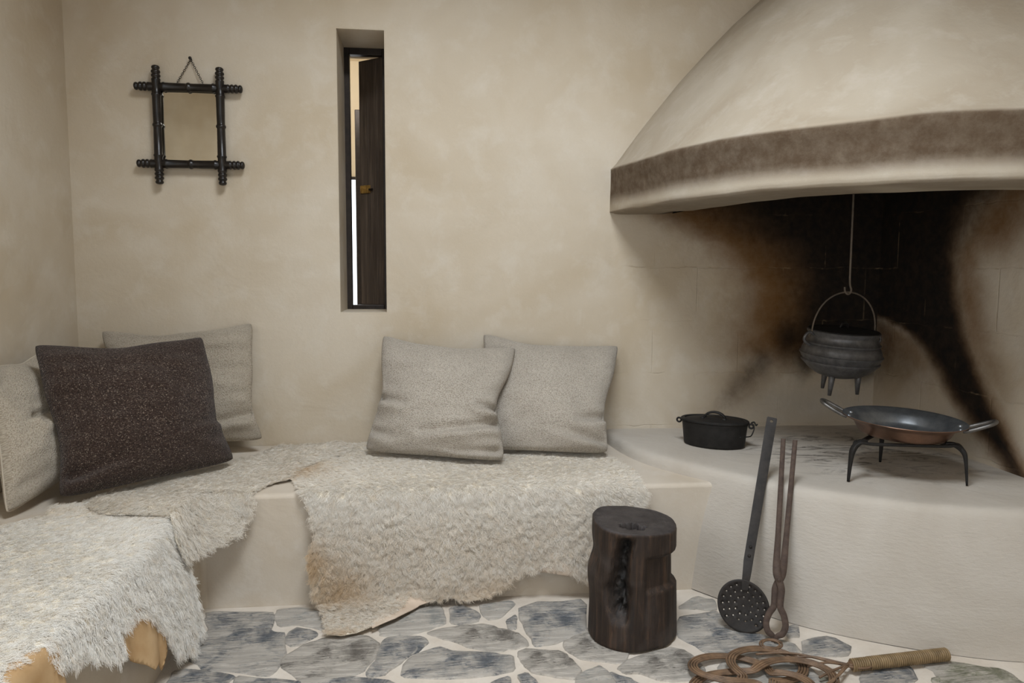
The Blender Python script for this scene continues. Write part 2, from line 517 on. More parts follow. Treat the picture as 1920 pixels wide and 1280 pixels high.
def stain_shade_back(x, z):
    zz = [0.40, 0.72, 0.80, 0.95, 1.10, 1.20, 1.30, 1.43, 1.60]
    xb = np.interp(z, zz, [1.78, 1.74, 1.69, 1.70, 1.70, 1.65, 1.54, 1.28, 1.1])  # upper part spreads wide: soot plus painted hood shade
    w = np.interp(z, zz, [0.05, 0.07, 0.12, 0.13, 0.18, 0.22, 0.28, 0.36, 0.4])
    s = sstep(-1, 1, (x - xb) / w) * sstep(0.66, 0.78, z + 0.05 * np.sin(x * 19))
    s = np.maximum(s, 0.9 * np.exp(-(((x - 1.69) / 0.085) ** 2 + ((z - 0.87) / 0.11) ** 2)))  # round dark blot beside the hanging pot
    # tongue of soot running down to the pot on the hearth
    ax, az, bx, bz = 1.56, 0.76, 1.30, 0.48
    t = np.clip(((x - ax) * (bx - ax) + (z - az) * (bz - az)) / ((bx - ax) ** 2 + (bz - az) ** 2), 0, 1)
    d = np.hypot(x - ax - t * (bx - ax), z - az - t * (bz - az))
    s = np.maximum(s, 0.62 * np.exp(-(d / (0.060 - 0.03 * t)) ** 2) * (1 - 0.75 * t))
    o = np.where(x > xb - 0.10, 1.0, np.exp(-((x - xb + 0.10) / 0.21) ** 2)) * sstep(0.64, 0.84, z) * 0.95
    o = np.maximum(o, 0.50 * sstep(0.95, 1.45, z) * sstep(0.85, 1.45, x))  # shade below the hood painted into the ochre
    o = np.maximum(o, 0.45 * np.exp(-(d / 0.10) ** 2) * (1 - 0.6 * t))
    a = 0.55 * np.exp(-(((x - 1.75) / 0.33) ** 2 + ((z - 0.56) / 0.10) ** 2))
    cut = hood_cut(XR - x, z)
    return s * 0.97 * cut, np.clip(o, 0, 1) * cut, a

def stain_right(y, z):
    d = -y
    zz = [0.40, 0.45, 0.55, 0.67, 0.78, 0.90, 1.07, 1.24, 1.43, 1.70]
    db = np.interp(z, zz, [0.96, 0.93, 0.85, 0.75, 0.67, 0.59, 0.53, 0.50, 0.60, 1.0])
    wr = np.interp(z, zz, [0.03, 0.03, 0.03, 0.04, 0.045, 0.05, 0.06, 0.08, 0.18, 0.3])
    dl = np.interp(z, [0.40, 0.45, 0.50, 0.58, 0.68, 0.78, 0.85, 0.91, 0.97, 1.02], [0.90, 0.86, 0.79, 0.67, 0.53, 0.43, 0.35, 0.24, 0.0, -0.4])
    s = sstep(-1, 1, (d - dl) / 0.08) * (1 - sstep(-1, 1, (d - db) / wr))
    s = np.maximum(s, 0.55 * np.exp(-(d / 0.16) ** 2) * sstep(0.60, 0.95, z))
    o = 0.75 * np.exp(-((d - db - 0.06) / 0.10) ** 2) * sstep(0.6, 0.95, z)
    o = np.maximum(o, 0.95 * sstep(-1, 1, (d - dl + 0.03) / 0.10) * (1 - sstep(-1, 1, (d - db - 0.04) / (wr + 0.04))))
    o = np.maximum(o, 0.9 * sstep(1.12, 1.35, z) * np.exp(-((d - db - 0.16) / 0.22) ** 2))
    o = np.maximum(o, 0.80 * sstep(0.55, 0.90, z) * (1 - sstep(-1, 1, (d - dl) / 0.12)))
    o = np.maximum(o, 0.5 * sstep(1.45, 1.6, z))
    a = 0.5 * np.exp(-(((d - 0.62) / 0.2) ** 2 + ((z - 0.52) / 0.08) ** 2))
    cut = hood_cut(d * 0.88, z)
    return s * 0.97 * cut, np.clip(o, 0, 1) * cut, a

def set_attr(me, name, vals):
    a = me.attributes.new(name, 'FLOAT', 'POINT')
    a.data.foreach_set('value', np.asarray(vals, dtype=np.float32))

def wall_grid(name, us, vs_, to3d, hole=None, mat=None, wob=0.004, stain=None):
    idx = {}
    V, F, UV = [], [], []
    def vid(i, j):
        k = (i, j)
        if k not in idx:
            idx[k] = len(V)
            u, v = us[i], vs_[j]
            d = 0.0
            edge = min(u - us[0], us[-1] - u, v - vs_[0], vs_[-1] - v)
            if hole:
                hx = max(hole[0] - u, u - hole[1], 0); hz = max(hole[2] - v, v - hole[3], 0)
                edge = min(edge, math.hypot(hx, hz))
            k_ = min(1.0, edge / 0.08)
            d = wob * k_ * (fnoise((u, v, 1.3), 2.1) * 1.5 + fnoise((u, v, 7.7), 6.0) * 0.5)
            V.append(to3d(u, v, d)); UV.append((u, v))
        return idx[k]
    for i in range(len(us) - 1):
        for j in range(len(vs_) - 1):
            cu, cv = (us[i] + us[i+1]) / 2, (vs_[j] + vs_[j+1]) / 2
            if hole and hole[0] < cu < hole[1] and hole[2] < cv < hole[3]: continue
            F.append((vid(i, j), vid(i+1, j), vid(i+1, j+1), vid(i, j+1)))
    o = mesh_obj(name, V, F, mat)
    U = np.array(UV)
    if stain:
        s, oc, a = stain(U[:, 0], U[:, 1])
        zf = U[:, 1]; uf = np.where(stain is stain_shade_back, U[:, 0] - 0.80, 1.3 + U[:, 0])
        set_attr(o.data, 'fire', sstep(0, 0.06, uf) * (1 - sstep(1.40, 1.50, zf)))
        set_attr(o.data, 'soot', s); set_attr(o.data, 'ochre', oc); set_attr(o.data, 'ash', a)
    return o

# back wall with the slit window
WX0, WX1, WZ0, WZ1 = -0.391, -0.190, 0.986, 2.193
us = grid_lines(XL, XR, 0.025, (WX0, WX1)); zs = grid_lines(0, ZC, 0.025, (WZ0, WZ1))
wb = wall_grid('wall_back', us, zs, lambda u, v, d: (u, -d, v), (WX0, WX1, WZ0, WZ1), M['wall'], 0.005, stain_shade_back)
wb.data.materials.append(M['wall_plain'])
for p_ in wb.data.polygons:
    if p_.center.x < 0.70: p_.material_index = 1
tag(wb, 'beige lime plaster wall with a slit window and smoky stains and painted-in hood shade', None, None, 'structure')
# reveal of the slit (inner faces of the niche), slightly splayed and with a rounded arris
rv = MB()
T = 0.44
ring0 = [(WX0, 0, WZ0), (WX1, 0, WZ0), (WX1, 0, WZ1), (WX0, 0, WZ1)]
def rr(d, e): return [(WX0 + e, d, WZ0 + e), (WX1 - e, d, WZ0 + e), (WX1 - e, d, WZ1 - e), (WX0 + e, d, WZ1 - e)]
rings = [rr(-0.0005, -0.004), rr(0.003, -0.001), rr(0.010, 0.001), rr(0.15, 0.002), rr(T, 0.002)]
v = [p for q in rings for p in q]; f = []
for i in range(len(rings) - 1):
    for j in range(4):
        f.append((i*4+j, i*4+(j+1) % 4, (i+1)*4+(j+1) % 4, (i+1)*4+j))
o = rv.add(v, f).build('window_reveal', M['wall_plain'], wb, smooth=False)

# right wall, left wall, rear wall, ceiling, floor
ys = grid_lines(YR, 0, 0.03)
wr_ = wall_grid('wall_right', ys, zs, lambda u, v, d: (XR - d, u, v), None, M['wall'], 0.005, stain_right)
tag(wr_, 'plaster wall of the fire corner blackened by soot', None, None, 'structure')
us2 = grid_lines(YR, 0, 0.06, (-4.0, -2.7)); zs2 = grid_lines(0, ZC, 0.06, (1.15, 2.45))
wl = wall_grid('wall_left', us2, zs2, lambda u, v, d: (XL + d, u, v), (-4.0, -2.7, 1.15, 2.45), M['wall_plain'], 0.006)
tag(wl, 'beige plaster side wall behind the cushions', None, None, 'structure')
us3 = grid_lines(XL, XR, 0.12, (-0.4, 1.0)); zs3 = grid_lines(0, ZC, 0.12, (2.3,))
wq = wall_grid('wall_rear', us3, zs3, lambda u, v, d: (u, YR + d, v), (-0.4, 1.0, 0.0, 2.3), M['wall_plain'], 0.0)
tag(wq, 'beige plaster wall behind the viewer with an added opening for fill light', None, None, 'structure')
RX0, RX1, RY0, RY1 = -0.30, 0.70, -3.4, -1.3  # opening trimmed to keep direct light off the upper wall
us4 = grid_lines(XL, XR, 0.12, (RX0, RX1)); vs4 = grid_lines(YR, 0, 0.12, (RY0, RY1))
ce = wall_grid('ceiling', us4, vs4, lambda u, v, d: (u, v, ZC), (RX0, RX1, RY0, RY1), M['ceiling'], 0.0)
tag(ce, 'pale plaster ceiling with a long roof light', None, None, 'structure')
mb = MB()
mb.box((RX0 - 0.05, RY0 - 0.05, ZC), (RX0, RY1 + 0.05, 3.46)).box((RX1, RY0 - 0.05, ZC), (RX1 + 0.05, RY1 + 0.05, 3.46))
mb.box((RX0, RY0 - 0.05, ZC), (RX1, RY0, 3.46)).box((RX0, RY1, ZC), (RX1, RY1 + 0.05, 3.46)).box((RX0 - 0.05, RY0 - 0.05, 3.46), (RX1 + 0.05, RY1 + 0.05, 3.50))  # top lid added out of view so only the lamp below it shines
mb.build('roof_light_upstand_lid', M['ceiling'], ce, smooth=False)

us5 = grid_lines(XL, XR, 0.05); vs5 = grid_lines(YR, 0, 0.05)
fl = wall_grid('floor', us5, vs5, lambda u, v, d: (u, v, d - 0.002), None, M['mortar'], 0.002)
tag(fl, 'irregular slate flagstones set in wide pale mortar', None, None, 'structure')

# ------------------------------------------------------------------ flagstones
STONES = [
    ('s', [(-0.764,-0.78),(-0.541,-0.809),(-0.53,-0.848),(-0.523,-0.948),(-0.476,-0.959),(-0.452,-1.064),(-0.454,-1.169),(-0.471,-1.214),(-0.659,-1.154),(-0.723,-1.094),(-0.722,-1.014),(-0.716,-0.916),(-0.755,-0.833)]),
    ('s', [(-0.736,-1.228),(-0.747,-1.161),(-0.707,-1.155),(-0.619,-1.184),(-0.569,-1.205),(-0.583,-1.238),(-0.598,-1.28),(-0.728,-1.267)]),
    ('s', [(-0.559,-1.211),(-0.456,-1.226),(-0.365,-1.26),(-0.353,-1.304),(-0.538,-1.286)]),
    ('g', [(-0.525,-0.792),(-0.452,-0.778),(-0.372,-0.822),(-0.31,-0.89),(-0.3,-0.97),(-0.35,-0.952),(-0.431,-0.899),(-0.491,-0.906),(-0.522,-0.842)]),
    ('s', [(-0.458,-0.955),(-0.436,-0.924),(-0.393,-0.948),(-0.368,-0.976),(-0.409,-1.033),(-0.44,-1.036),(-0.457,-1.004)]),
    ('b', [(-0.448,-1.143),(-0.432,-1.095),(-0.385,-1.036),(-0.343,-1.003),(-0.255,-1.0),(-0.207,-1.001),(-0.165,-1.069),(-0.174,-1.126),(-0.198,-1.2),(-0.231,-1.228),(-0.309,-1.265),(-0.365,-1.245),(-0.428,-1.177)]),
    ('s', [(-0.151,-1.035),(-0.122,-1.016),(-0.032,-1.025),(-0.011,-1.061),(-0.06,-1.126),(-0.103,-1.178),(-0.139,-1.237),(-0.182,-1.238),(-0.187,-1.212),(-0.158,-1.15),(-0.156,-1.088)]),
    ('g', [(-0.165,-0.951),(-0.14,-0.907),(-0.078,-0.879),(-0.067,-0.823),(0.025,-0.802),(0.04,-0.855),(0.036,-0.944),(-0.02,-0.978),(-0.075,-0.999),(-0.159,-0.997)]),
    ('s', [(0.068,-0.831),(0.102,-0.81),(0.154,-0.87),(0.161,-0.895),(0.153,-0.934),(0.107,-0.947),(0.068,-0.937)]),
    ('g', [(0.177,-0.817),(0.283,-0.796),(0.288,-0.828),(0.23,-0.913),(0.193,-0.927),(0.176,-0.866)]),
    ('s', [(0.305,-0.848),(0.389,-0.809),(0.549,-0.809),(0.503,-1.03),(0.37,-1.106),(0.323,-1.112),(0.318,-1.06),(0.31,-1.006),(0.3,-0.932)]),
    ('s', [(0.254,-0.939),(0.282,-0.906),(0.286,-0.936),(0.277,-0.997),(0.251,-0.994)]),
    ('b', [(-0.01,-1.001),(0.038,-0.979),(0.093,-0.968),(0.18,-0.96),(0.219,-0.997),(0.271,-1.023),(0.292,-1.063),(0.301,-1.109),(0.242,-1.123),(0.182,-1.132),(0.125,-1.102),(0.077,-1.062),(0.027,-1.031)]),
    ('s', [(-0.09,-1.241),(-0.055,-1.142),(0.028,-1.095),(0.07,-1.132),(0.172,-1.152),(0.241,-1.171),(0.239,-1.233),(0.227,-1.255),(0.139,-1.27),(0.047,-1.267),(-0.045,-1.263)]),
    ('b', [(0.269,-1.15),(0.3,-1.134),(0.341,-1.148),(0.395,-1.163),(0.412,-1.203),(0.432,-1.272),(0.406,-1.309),(0.367,-1.296),(0.302,-1.264),(0.281,-1.226),(0.27,-1.179)]),
    ('s', [(0.172,-1.31),(0.22,-1.288),(0.223,-1.324),(0.222,-1.356),(0.16,-1.35)]),
    ('s', [(0.25,-1.285),(0.277,-1.274),(0.296,-1.319),(0.3,-1.356),(0.267,-1.352)]),
    ('b', [(0.419,-1.105),(0.464,-1.07),(0.545,-1.003),(0.647,-1.101),(0.585,-1.211),(0.559,-1.24),(0.497,-1.217),(0.452,-1.195),(0.422,-1.155)]),
    ('b', [(0.554,-1.269),(0.599,-1.227),(0.738,-1.174),(0.779,-1.197),(0.789,-1.24),(0.798,-1.298),(0.784,-1.352),(0.724,-1.351),(0.653,-1.344),(0.62,-1.303),(0.568,-1.298)]),
    ('g', [(0.448,-1.286),(0.497,-1.254),(0.515,-1.319),(0.523,-1.378),(0.428,-1.368),(0.414,-1.325)]),
    ('s', [(0.517,-1.287),(0.575,-1.336),(0.596,-1.385),(0.529,-1.378)]),
    ('s', [(0.793,-1.058),(0.853,-0.971),(0.922,-0.966),(0.984,-0.946),(1.001,-1.105),(1.073,-1.126),(1.132,-1.184),(1.132,-1.234),(1.04,-1.237),(0.968,-1.254),(0.894,-1.235),(0.852,-1.212),(0.833,-1.167),(0.802,-1.119)]),
    ('g', [(0.856,-0.902),(0.95,-0.822),(1.003,-0.86),(0.977,-0.926),(0.922,-0.909)]),
    ('s', [(1.167,-1.081),(1.213,-1.071),(1.183,-1.137),(1.141,-1.139)]),
    ('s', [(1.186,-1.163),(1.279,-1.16),(1.301,-1.226),(1.265,-1.271),(1.133,-1.258)]),
    ('s', [(1.278,-1.343),(1.413,-1.322),(1.415,-1.356),(1.385,-1.419),(1.311,-1.474),(1.213,-1.464)]),
    ('o', [(1.471,-1.322),(1.552,-1.336),(1.628,-1.372),(1.681,-1.394),(1.683,-1.459),(1.648,-1.507),(1.451,-1.488),(1.481,-1.385)]),
    ('o', [(1.437,-1.419),(1.465,-1.411),(1.459,-1.432),(1.432,-1.434)]),
    ('o', [(1.09,-1.39),(1.151,-1.39),(1.165,-1.444),(1.061,-1.443)]),
    ('g', [(0.852,-1.277),(1.02,-1.28),(1.122,-1.327),(1.095,-1.411),(1.047,-1.467),(0.798,-1.442)]),
    ('s', [(-0.379,-1.241),(-0.259,-1.242),(-0.105,-1.277),(-0.095,-1.346),(-0.366,-1.318)]),
]


def poly_area(p):
    return 0.5 * sum(p[i][0] * p[(i+1) % len(p)][1] - p[(i+1) % len(p)][0] * p[i][1] for i in range(len(p)))

def make_stone(poly, mat, seed):
    if poly_area(poly) < 0: poly = poly[::-1]
    r = random.Random(seed)
    P = [Vector((x, y, 0)) for x, y in poly]
    n = len(P); ring = []
    c0 = sum(P, Vector()) / n
    P = [c0 + (p - c0) * (1 + 0.010 / max(0.05, (p - c0).length)) for p in P]     # out to the joint
    for i in range(n):                       # break the outline up a little
        a, b, c = P[i-1], P[i], P[(i+1) % n]
        k = min((b - a).length, (c - b).length) * 0.07
        for q in (b.lerp(a, 0.13), b.lerp(c, 0.13), b.lerp(c, 0.5)):
            ring.append(q + Vector((r.uniform(-k, k), r.uniform(-k, k), 0)))
    cen = sum(ring, Vector()) / len(ring)
    h = r.uniform(0.0025, 0.0055)
    tx, ty = r.uniform(-0.012, 0.012), r.uniform(-0.012, 0.012)
    m = len(ring)
    V = [(p.x - cen.x, p.y - cen.y, -0.006) for p in ring]
    for sc_, dz in ((0.985, 0.55), (0.93, 0.95)):
        for p in ring:
            q = (p - cen) * sc_
            V.append((q.x, q.y, h * dz + q.x * tx + q.y * ty))
    for p in ring:
        q = (p - cen) * 0.5
        V.append((q.x, q.y, h + 0.002 * fnoise((p.x, p.y, seed), 9) + q.x * tx + q.y * ty))
    V.append((0, 0, h))
    F = []
    for i in range(3):
        for j in range(m):
            F.append((i*m+j, i*m+(j+1) % m, (i+1)*m+(j+1) % m, (i+1)*m+j))
    for j in range(m): F.append((3*m+j, 3*m+(j+1) % m, 4*m))
    o = mesh_obj('flagstone', V, F, mat, fl)
    set_attr(o.data, 'rim', [1.0] * (2 * m) + [0.75] * m + [0.0] * (m + 1))
    o.location = (cen.x, cen.y, 0)
    return o

for k, (c, poly) in enumerate(STONES):
    make_stone(poly, M[c], k)
# further rows nearer the viewer, below the picture's lower edge
pts = []
yy = -1.46
while yy > -3.2:
    xx = -0.62 + random.uniform(-0.05, 0.05)
    while xx < 2.05:
        pts.append((xx + random.uniform(-.06, .06), yy - (xx + 0.7) * 0.09 + random.uniform(-.05, .05)))
        xx += 0.30
    yy -= 0.24
def clip(poly, a, b):
    """keep the side of the bisector nearer a"""
    mx, my = (a[0]+b[0])/2, (a[1]+b[1])/2
    nx, ny = b[0]-a[0], b[1]-a[1]
    L = math.hypot(nx, ny); nx /= L; ny /= L
    g = 0.013
    side = lambda p: (p[0]-mx)*nx + (p[1]-my)*ny + g
    out = []
    for i in range(len(poly)):
        p, q = poly[i], poly[(i+1) % len(poly)]
        sp, sq = side(p), side(q)
        if sp <= 0: out.append(p)
        if (sp < 0) != (sq < 0):
            t = sp / (sp - sq)
            out.append((p[0]+(q[0]-p[0])*t, p[1]+(q[1]-p[1])*t))
    return out
kinds = 'ssbgsbo'
for k, p in enumerate(pts):
    x0, x1 = max(p[0]-.25, -0.74), p[0]+.25
    top = -1.345 - (p[0] + 0.7) * 0.09
    poly = [(x0, p[1]-.25), (x1, p[1]-.25), (x1, min(p[1]+.25, top)), (x0, min(p[1]+.25, top))]
    for q in pts:
        if q is not p and math.hypot(q[0]-p[0], q[1]-p[1]) < .7 and len(poly) > 2:
            poly = clip(poly, p, q)
    if len(poly) > 2 and abs(poly_area(poly)) > 0.004:
        make_stone(poly, M[kinds[k % 7]], 100 + k)

# ------------------------------------------------------------------ built-in seat, hearth and hood
def extrude_poly(name, poly, z0, z1, mat, bevel, seg=4):
    bm = bmesh.new()
    a = [bm.verts.new((x, y, z0)) for x, y in poly]
    b = [bm.verts.new((x, y, z1)) for x, y in poly]
    n = len(poly)
    for i in range(n): bm.faces.new((a[i], a[(i+1) % n], b[(i+1) % n], b[i]))
    bm.faces.new(b); bm.faces.new(a[::-1])
    o = bm_obj(name, bm, mat)
    m_ = o.modifiers.new('bevel', 'BEVEL'); m_.width = bevel; m_.segments = seg; m_.limit_method = 'ANGLE'; m_.angle_limit = math.radians(50)
    o.data.polygons.foreach_set('use_smooth', [True] * len(o.data.polygons))
    o.data.set_sharp_from_angle(angle=math.radians(50))
    return o
arc = []
for a in np.linspace(0, math.asin(0.75 / 1.25), 10):
    arc.append((HC[0] - 1.25 * math.cos(a), -1.25 * math.sin(a)))
poly = [(XL, 0.0)] + [(XL, -4.2), (-0.785, -4.2), (-0.785, -0.75)] + [arc[-1]] + arc[-2::-1]
bench = extrude_poly('plaster_bench', poly, -0.03, 0.40, M['bench'], 0.016)
tag(bench, 'pale plaster bench built along two walls under the sheepskins', 'bench')

def rev_quarter(prof, fac, n=72, a0=-0.02, a1=PI/2 + 0.02):
    """quarter turn about the fireplace corner; fac(angle) scales the radius"""
    V, F = [], []
    for i in range(n + 1):
        a = a0 + (a1 - a0) * i / n
        s = fac(a)
        for r, z in prof:
            V.append((HC[0] - r * s * math.cos(a), HC[1] - r * s * math.sin(a), z))
    k = len(prof)
    for i in range(n):
        for j in range(k - 1):
            F.append((i*k+j, i*k+j+1, (i+1)*k+j+1, (i+1)*k+j))
    return V, F

prof = [(1.392, 0.0), (1.386, 0.06), (1.374, 0.18), (1.356, 0.30), (1.338, 0.38), (1.330, 0.415), (1.324, 0.432), (1.312, 0.442), (1.296, 0.446), (1.27, 0.4465)]
prof += [(1.27 * (1 - i / 30), 0.4465 - 0.003 * min(1, i / 6)) for i in range(1, 31)]
V, F = rev_quarter(prof, lambda a: 1.0 + 0.006 * math.sin(7 * a) - 0.004 * math.sin(13 * a), n=80)
V = [(x, y, z + (0.003 * fnoise((x, y, z), 5.0) if z > 0.01 else 0)) for x, y, z in V]
hearth = mesh_obj('plaster_hearth', V, F, M['hearth'])
A = np.array(V)
d = np.hypot((A[:, 0] - 1.72), (A[:, 1] + 0.50))
top = (A[:, 2] > 0.435)
set_attr(hearth.data, 'soot', np.where(top, np.exp(-(d / 0.42) ** 4) * 1.0, 0.0))
tag(hearth, 'curved waist-high pale plaster hearth filling the corner of the room', 'hearth')
hearth['label'] = 'curved raised plaster hearth with ash smudges in the fire corner'

TH = [0, 12, 25, 38, 50, 60, 72, 95]
TR_ = [1.31, 1.305, 1.335, 1.40, 1.455, 1.478, 1.475, 1.45]
def hood_fac(a):
    return float(np.interp(math.degrees(a), np.linspace(-5, 95, 101), HOODR)) / 1.31
_h = np.interp(np.linspace(-5, 95, 101), TH, TR_)
for _ in range(40):
    _h[1:-1] = (_h[:-2] + 2 * _h[1:-1] + _h[2:]) / 4
HOODR = _h
outer = [(1.02, 1.437), (1.15, 1.434), (1.272, 1.431), (1.290, 1.433), (1.299, 1.440), (1.302, 1.452), (1.299, 1.475), (1.298, 1.50), (1.306, 1.55), (1.321, 1.602), (1.322, 1.614), (1.317, 1.624), (1.303, 1.636),
         (1.285, 1.655), (1.190, 1.783), (1.086, 1.917), (0.980, 2.043), (0.870, 2.164), (0.755, 2.280), (0.634, 2.392), (0.52, 2.49), (0.43, 2.58), (0.375, 2.68), (0.35, 2.80), (0.345, 2.955)]
# refine the profile
fine = []
for i in range(len(outer) - 1):
    k = 6 if i > 12 else 3
    for t in range(k):
        fine.append((outer[i][0] + (outer[i+1][0] - outer[i][0]) * t / k, outer[i][1] + (outer[i+1][1] - outer[i][1]) * t / k))
fine.append(outer[-1])
V, F = rev_quarter(fine, hood_fac, n=110)
# where the rim dies into the wall its face is plumb
for i_, (x, y, z) in enumerate(V):
    a_ = math.atan2(-(y - HC[1]), HC[0] - x)
    if 1.436 < z < 1.632:
        w_ = 1 - float(sstep(0.0, 0.22, a_))
        r_ = math.hypot(HC[0] - x, HC[1] - y)
        r2 = r_ + (1.312 * hood_fac(a_) - r_) * w_
        V[i_] = (HC[0] - r2 * math.cos(a_), HC[1] - r2 * math.sin(a_), z)
Vn = []
for x, y, z in V:
    k = 0.005 * fnoise((x, y, z), 2.5) + 0.0035 * fnoise((x, y, z), 7.0)
    dx, dy = HC[0] - x, HC[1] - y; L = max(1e-4, math.hypot(dx, dy))
    Vn.append((x + dx / L * k, y + dy / L * k, z + (k * 0.8 if z < 1.7 else 0)))
hood = empty('fireplace_hood', (HC[0] - 0.6, -0.6, 1.43))
tag(hood, 'rounded plaster chimney hood with a darker brown band above the hearth', 'chimney hood')
def under(o, p):
    o.parent = p
    o.matrix_parent_inverse = Matrix.Translation(-Vector(p.location))
    return o
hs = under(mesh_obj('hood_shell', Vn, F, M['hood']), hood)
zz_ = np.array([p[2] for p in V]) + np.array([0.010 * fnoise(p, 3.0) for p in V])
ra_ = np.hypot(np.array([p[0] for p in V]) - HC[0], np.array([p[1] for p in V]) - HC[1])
band = sstep(1.455, 1.515, zz_) * (1 - sstep(1.615, 1.628, zz_))  # browner over the rim band, fading out at the lower lip
set_attr(hs.data, 'brown_tone', np.clip(band * 0.92 + 0.5 * (1 - sstep(1.436, 1.442, zz_)), 0, 1))
inner = [(1.02, 1.437), (1.005, 1.46), (0.95, 1.55), (0.82, 1.74), (0.64, 1.98), (0.48, 2.20), (0.34, 2.42), (0.26, 2.62), (0.24, 2.955)]
V, F = rev_quarter(inner, hood_fac, n=60)
under(mesh_obj('flue_lining', V, [f_[::-1] for f_ in F], M['flue']), hood)

# ------------------------------------------------------------------ slit window: frame and what lies beyond
win = empty('window_1', (-0.29, 0.27, 0.986))
tag(win, 'tall slit window with a dark metal frame', None, None, 'structure')
FY0, FY1 = 0.262, 0.300
def wbar(nm, a, b):
    return under(MB().box(a, b).build(nm, M['bronze'], None, smooth=False, bevel=0.002), win)
wbar('frame_bar', (WX0, FY0, WZ0), (WX0 + 0.026, FY1, WZ1))
wbar('frame_bar', (WX1 - 0.026, FY0, WZ0), (WX1, FY1, WZ1))
wbar('frame_bar', (WX0 + 0.026, FY0, WZ1 - 0.032), (WX1 - 0.026, FY1, WZ1))
wbar('frame_bar', (WX0 + 0.026, FY0, WZ0), (WX1 - 0.026, FY1, WZ0 + 0.022))
# shutter, hinged on the right and pushed open outwards
sh = empty('wooden_shutter', (-0.200, 0.312, 1.0))
tag(sh, 'dark wooden shutter standing ajar behind the slit window', 'shutter')
th = math.radians(39)
sh.rotation_euler = (0, 0, -th)
SW = 0.178
for k in range(3):
    x1 = -k * SW / 3; x0 = x1 - SW / 3 + 0.0012
    MB().box((x0, 0.0, 0.008), (x1, 0.022, 1.173)).build('plank', M['shutter'], sh, smooth=False, bevel=0.0015)
lt = MB().box((-0.172, -0.006, 0.545), (-0.108, 0.0, 0.583)).build('latch', M['brass'], sh, smooth=False, bevel=0.002)
tag(lt, 'worn brass latch plate')
MB().box((-0.112, -0.012, 0.556), (-0.086, -0.004, 0.566)).build('latch_bolt', M['bronze'], sh, smooth=False, bevel=0.002)
# passage behind the wall: cream walls and ceiling, a doorway open to the day, a dark door leaf
pw = MB()
pw.box((-1.6, 1.80, 1.79), (0.6, 1.90, 2.56))          # lintel wall over the opening
pw.box((-1.6, 1.80, 0.0), (-0.86, 1.90, 1.79))
pw.box((-0.25, 1.80, 0.0), (0.6, 1.90, 1.79))
o = pw.build('wall_passage', M['cream'], None, smooth=False); tag(o, 'cream wall of the passage beyond the slit window', None, None, 'structure')
o = MB().box((-1.6, 0.44, 2.545), (0.6, 1.90, 2.62)).build('ceiling_passage', M['cream'], None, smooth=False); tag(o, 'cream ceiling of the passage beyond the slit window', None, None, 'structure')
o = MB().box((-1.6, 0.44, -0.06), (0.6, 1.90, 0.0)).build('floor_passage', M['mortar'], None, smooth=False); tag(o, 'pale floor of the passage beyond the slit window', None, None, 'structure')
o = MB().box((-1.66, 0.44, 0.0), (-1.6, 1.90, 2.6)).box((0.6, 0.44, 0.0), (0.66, 1.90, 2.6)).build('wall_passage_ends', M['cream'], None, smooth=False); tag(o, 'cream end walls of the passage beyond the slit window', None, None, 'structure')
o = MB().box((-0.86, 1.79, 1.775), (-0.25, 1.80, 1.795)).build('trim_1', M['bronze'], None, smooth=False); tag(o, 'thin dark strip above the bright doorway opening', None, None, 'structure')
leaf = empty('passage_door', (-0.42, 1.2, 0.0))
tag(leaf, 'dark door leaf seen through the slit window', 'door')
MB().box((-0.014, 0.0, 0.02), (0.42, 0.04, 2.11)).build('door_panel', M['bronze'], leaf, smooth=False, bevel=0.004)
MB().tube([(0.36, -0.005, 1.02), (0.36, -0.05, 1.02), (0.30, -0.05, 1.02)], 0.008).build('door_handle', M['brass'], leaf)

# ================================================================== THINGS
# ------------------------------------------------------------------ mirror
mir = empty('wall_mirror', (-0.99, -0.030, 1.765))
tag(mir, 'small mirror in a black turned-wood frame with crossed corners', 'mirror')
def turned_bar(L):
    """profile of a bamboo-turned bar, length L, symmetric: [(pos, radius)]"""
    h = L / 2
    half = []                                     # from the tip inwards
    half += [(0, 0.0), (0.0015, 0.008), (0.004, 0.0125), (0.008, 0.0145), (0.012, 0.0145), (0.016, 0.0125), (0.019, 0.0115)]
    x = 0.019
    for k in range(2):
        half += [(x + 0.003, 0.0150), (x + 0.008, 0.0168), (x + 0.013, 0.0150), (x + 0.016, 0.0118)]
        x += 0.016
    half += [(x + 0.004, 0.0150), (x + 0.008, 0.0165), (x + 0.012, 0.0152)]
    x += 0.012
    half += [(x + 0.03, 0.0150), (x + 0.05, 0.0152), (x + 0.054, 0.0175), (x + 0.058, 0.0178), (x + 0.062, 0.0155)]
    half += [(h - 0.012, 0.0146), (h - 0.007, 0.0152), (h - 0.004, 0.0176)]
    P = [(-h + p, r) for p, r in half]
    return P + [(0.0, 0.0180)] + [(-p, r) for p, r in P[::-1]]
def bar(L, M4):
    return MB().lathe([(r * 1.12, z) for z, r in turned_bar(L)], n=20).xf(M4)
cx0, cz0 = -0.99, 1.765
for x in (-1.1195, -0.8655):
    bar(0.485, Matrix.Translation((x - cx0, -0.004, 0))).build('frame_bar', M['ebony'], mir)
for z in (1.9215, 1.6085):
    bar(0.435, Matrix.Translation((-0.002, 0.0, z - cz0)) @ Matrix.Rotation(PI / 2, 4, 'Y')).build('frame_bar', M['ebony'], mir)
MB().box((-1.118 - cx0, 0.010, 1.61 - cz0), (-0.868 - cx0, 0.016, 1.92 - cz0)).build('mirror_glass', M['mirror'], mir, smooth=False)
MB().box((-1.122 - cx0, 0.017, 1.605 - cz0), (-0.864 - cx0, 0.022, 1.925 - cz0)).build('backing_board', M['shutter'], mir, smooth=False)
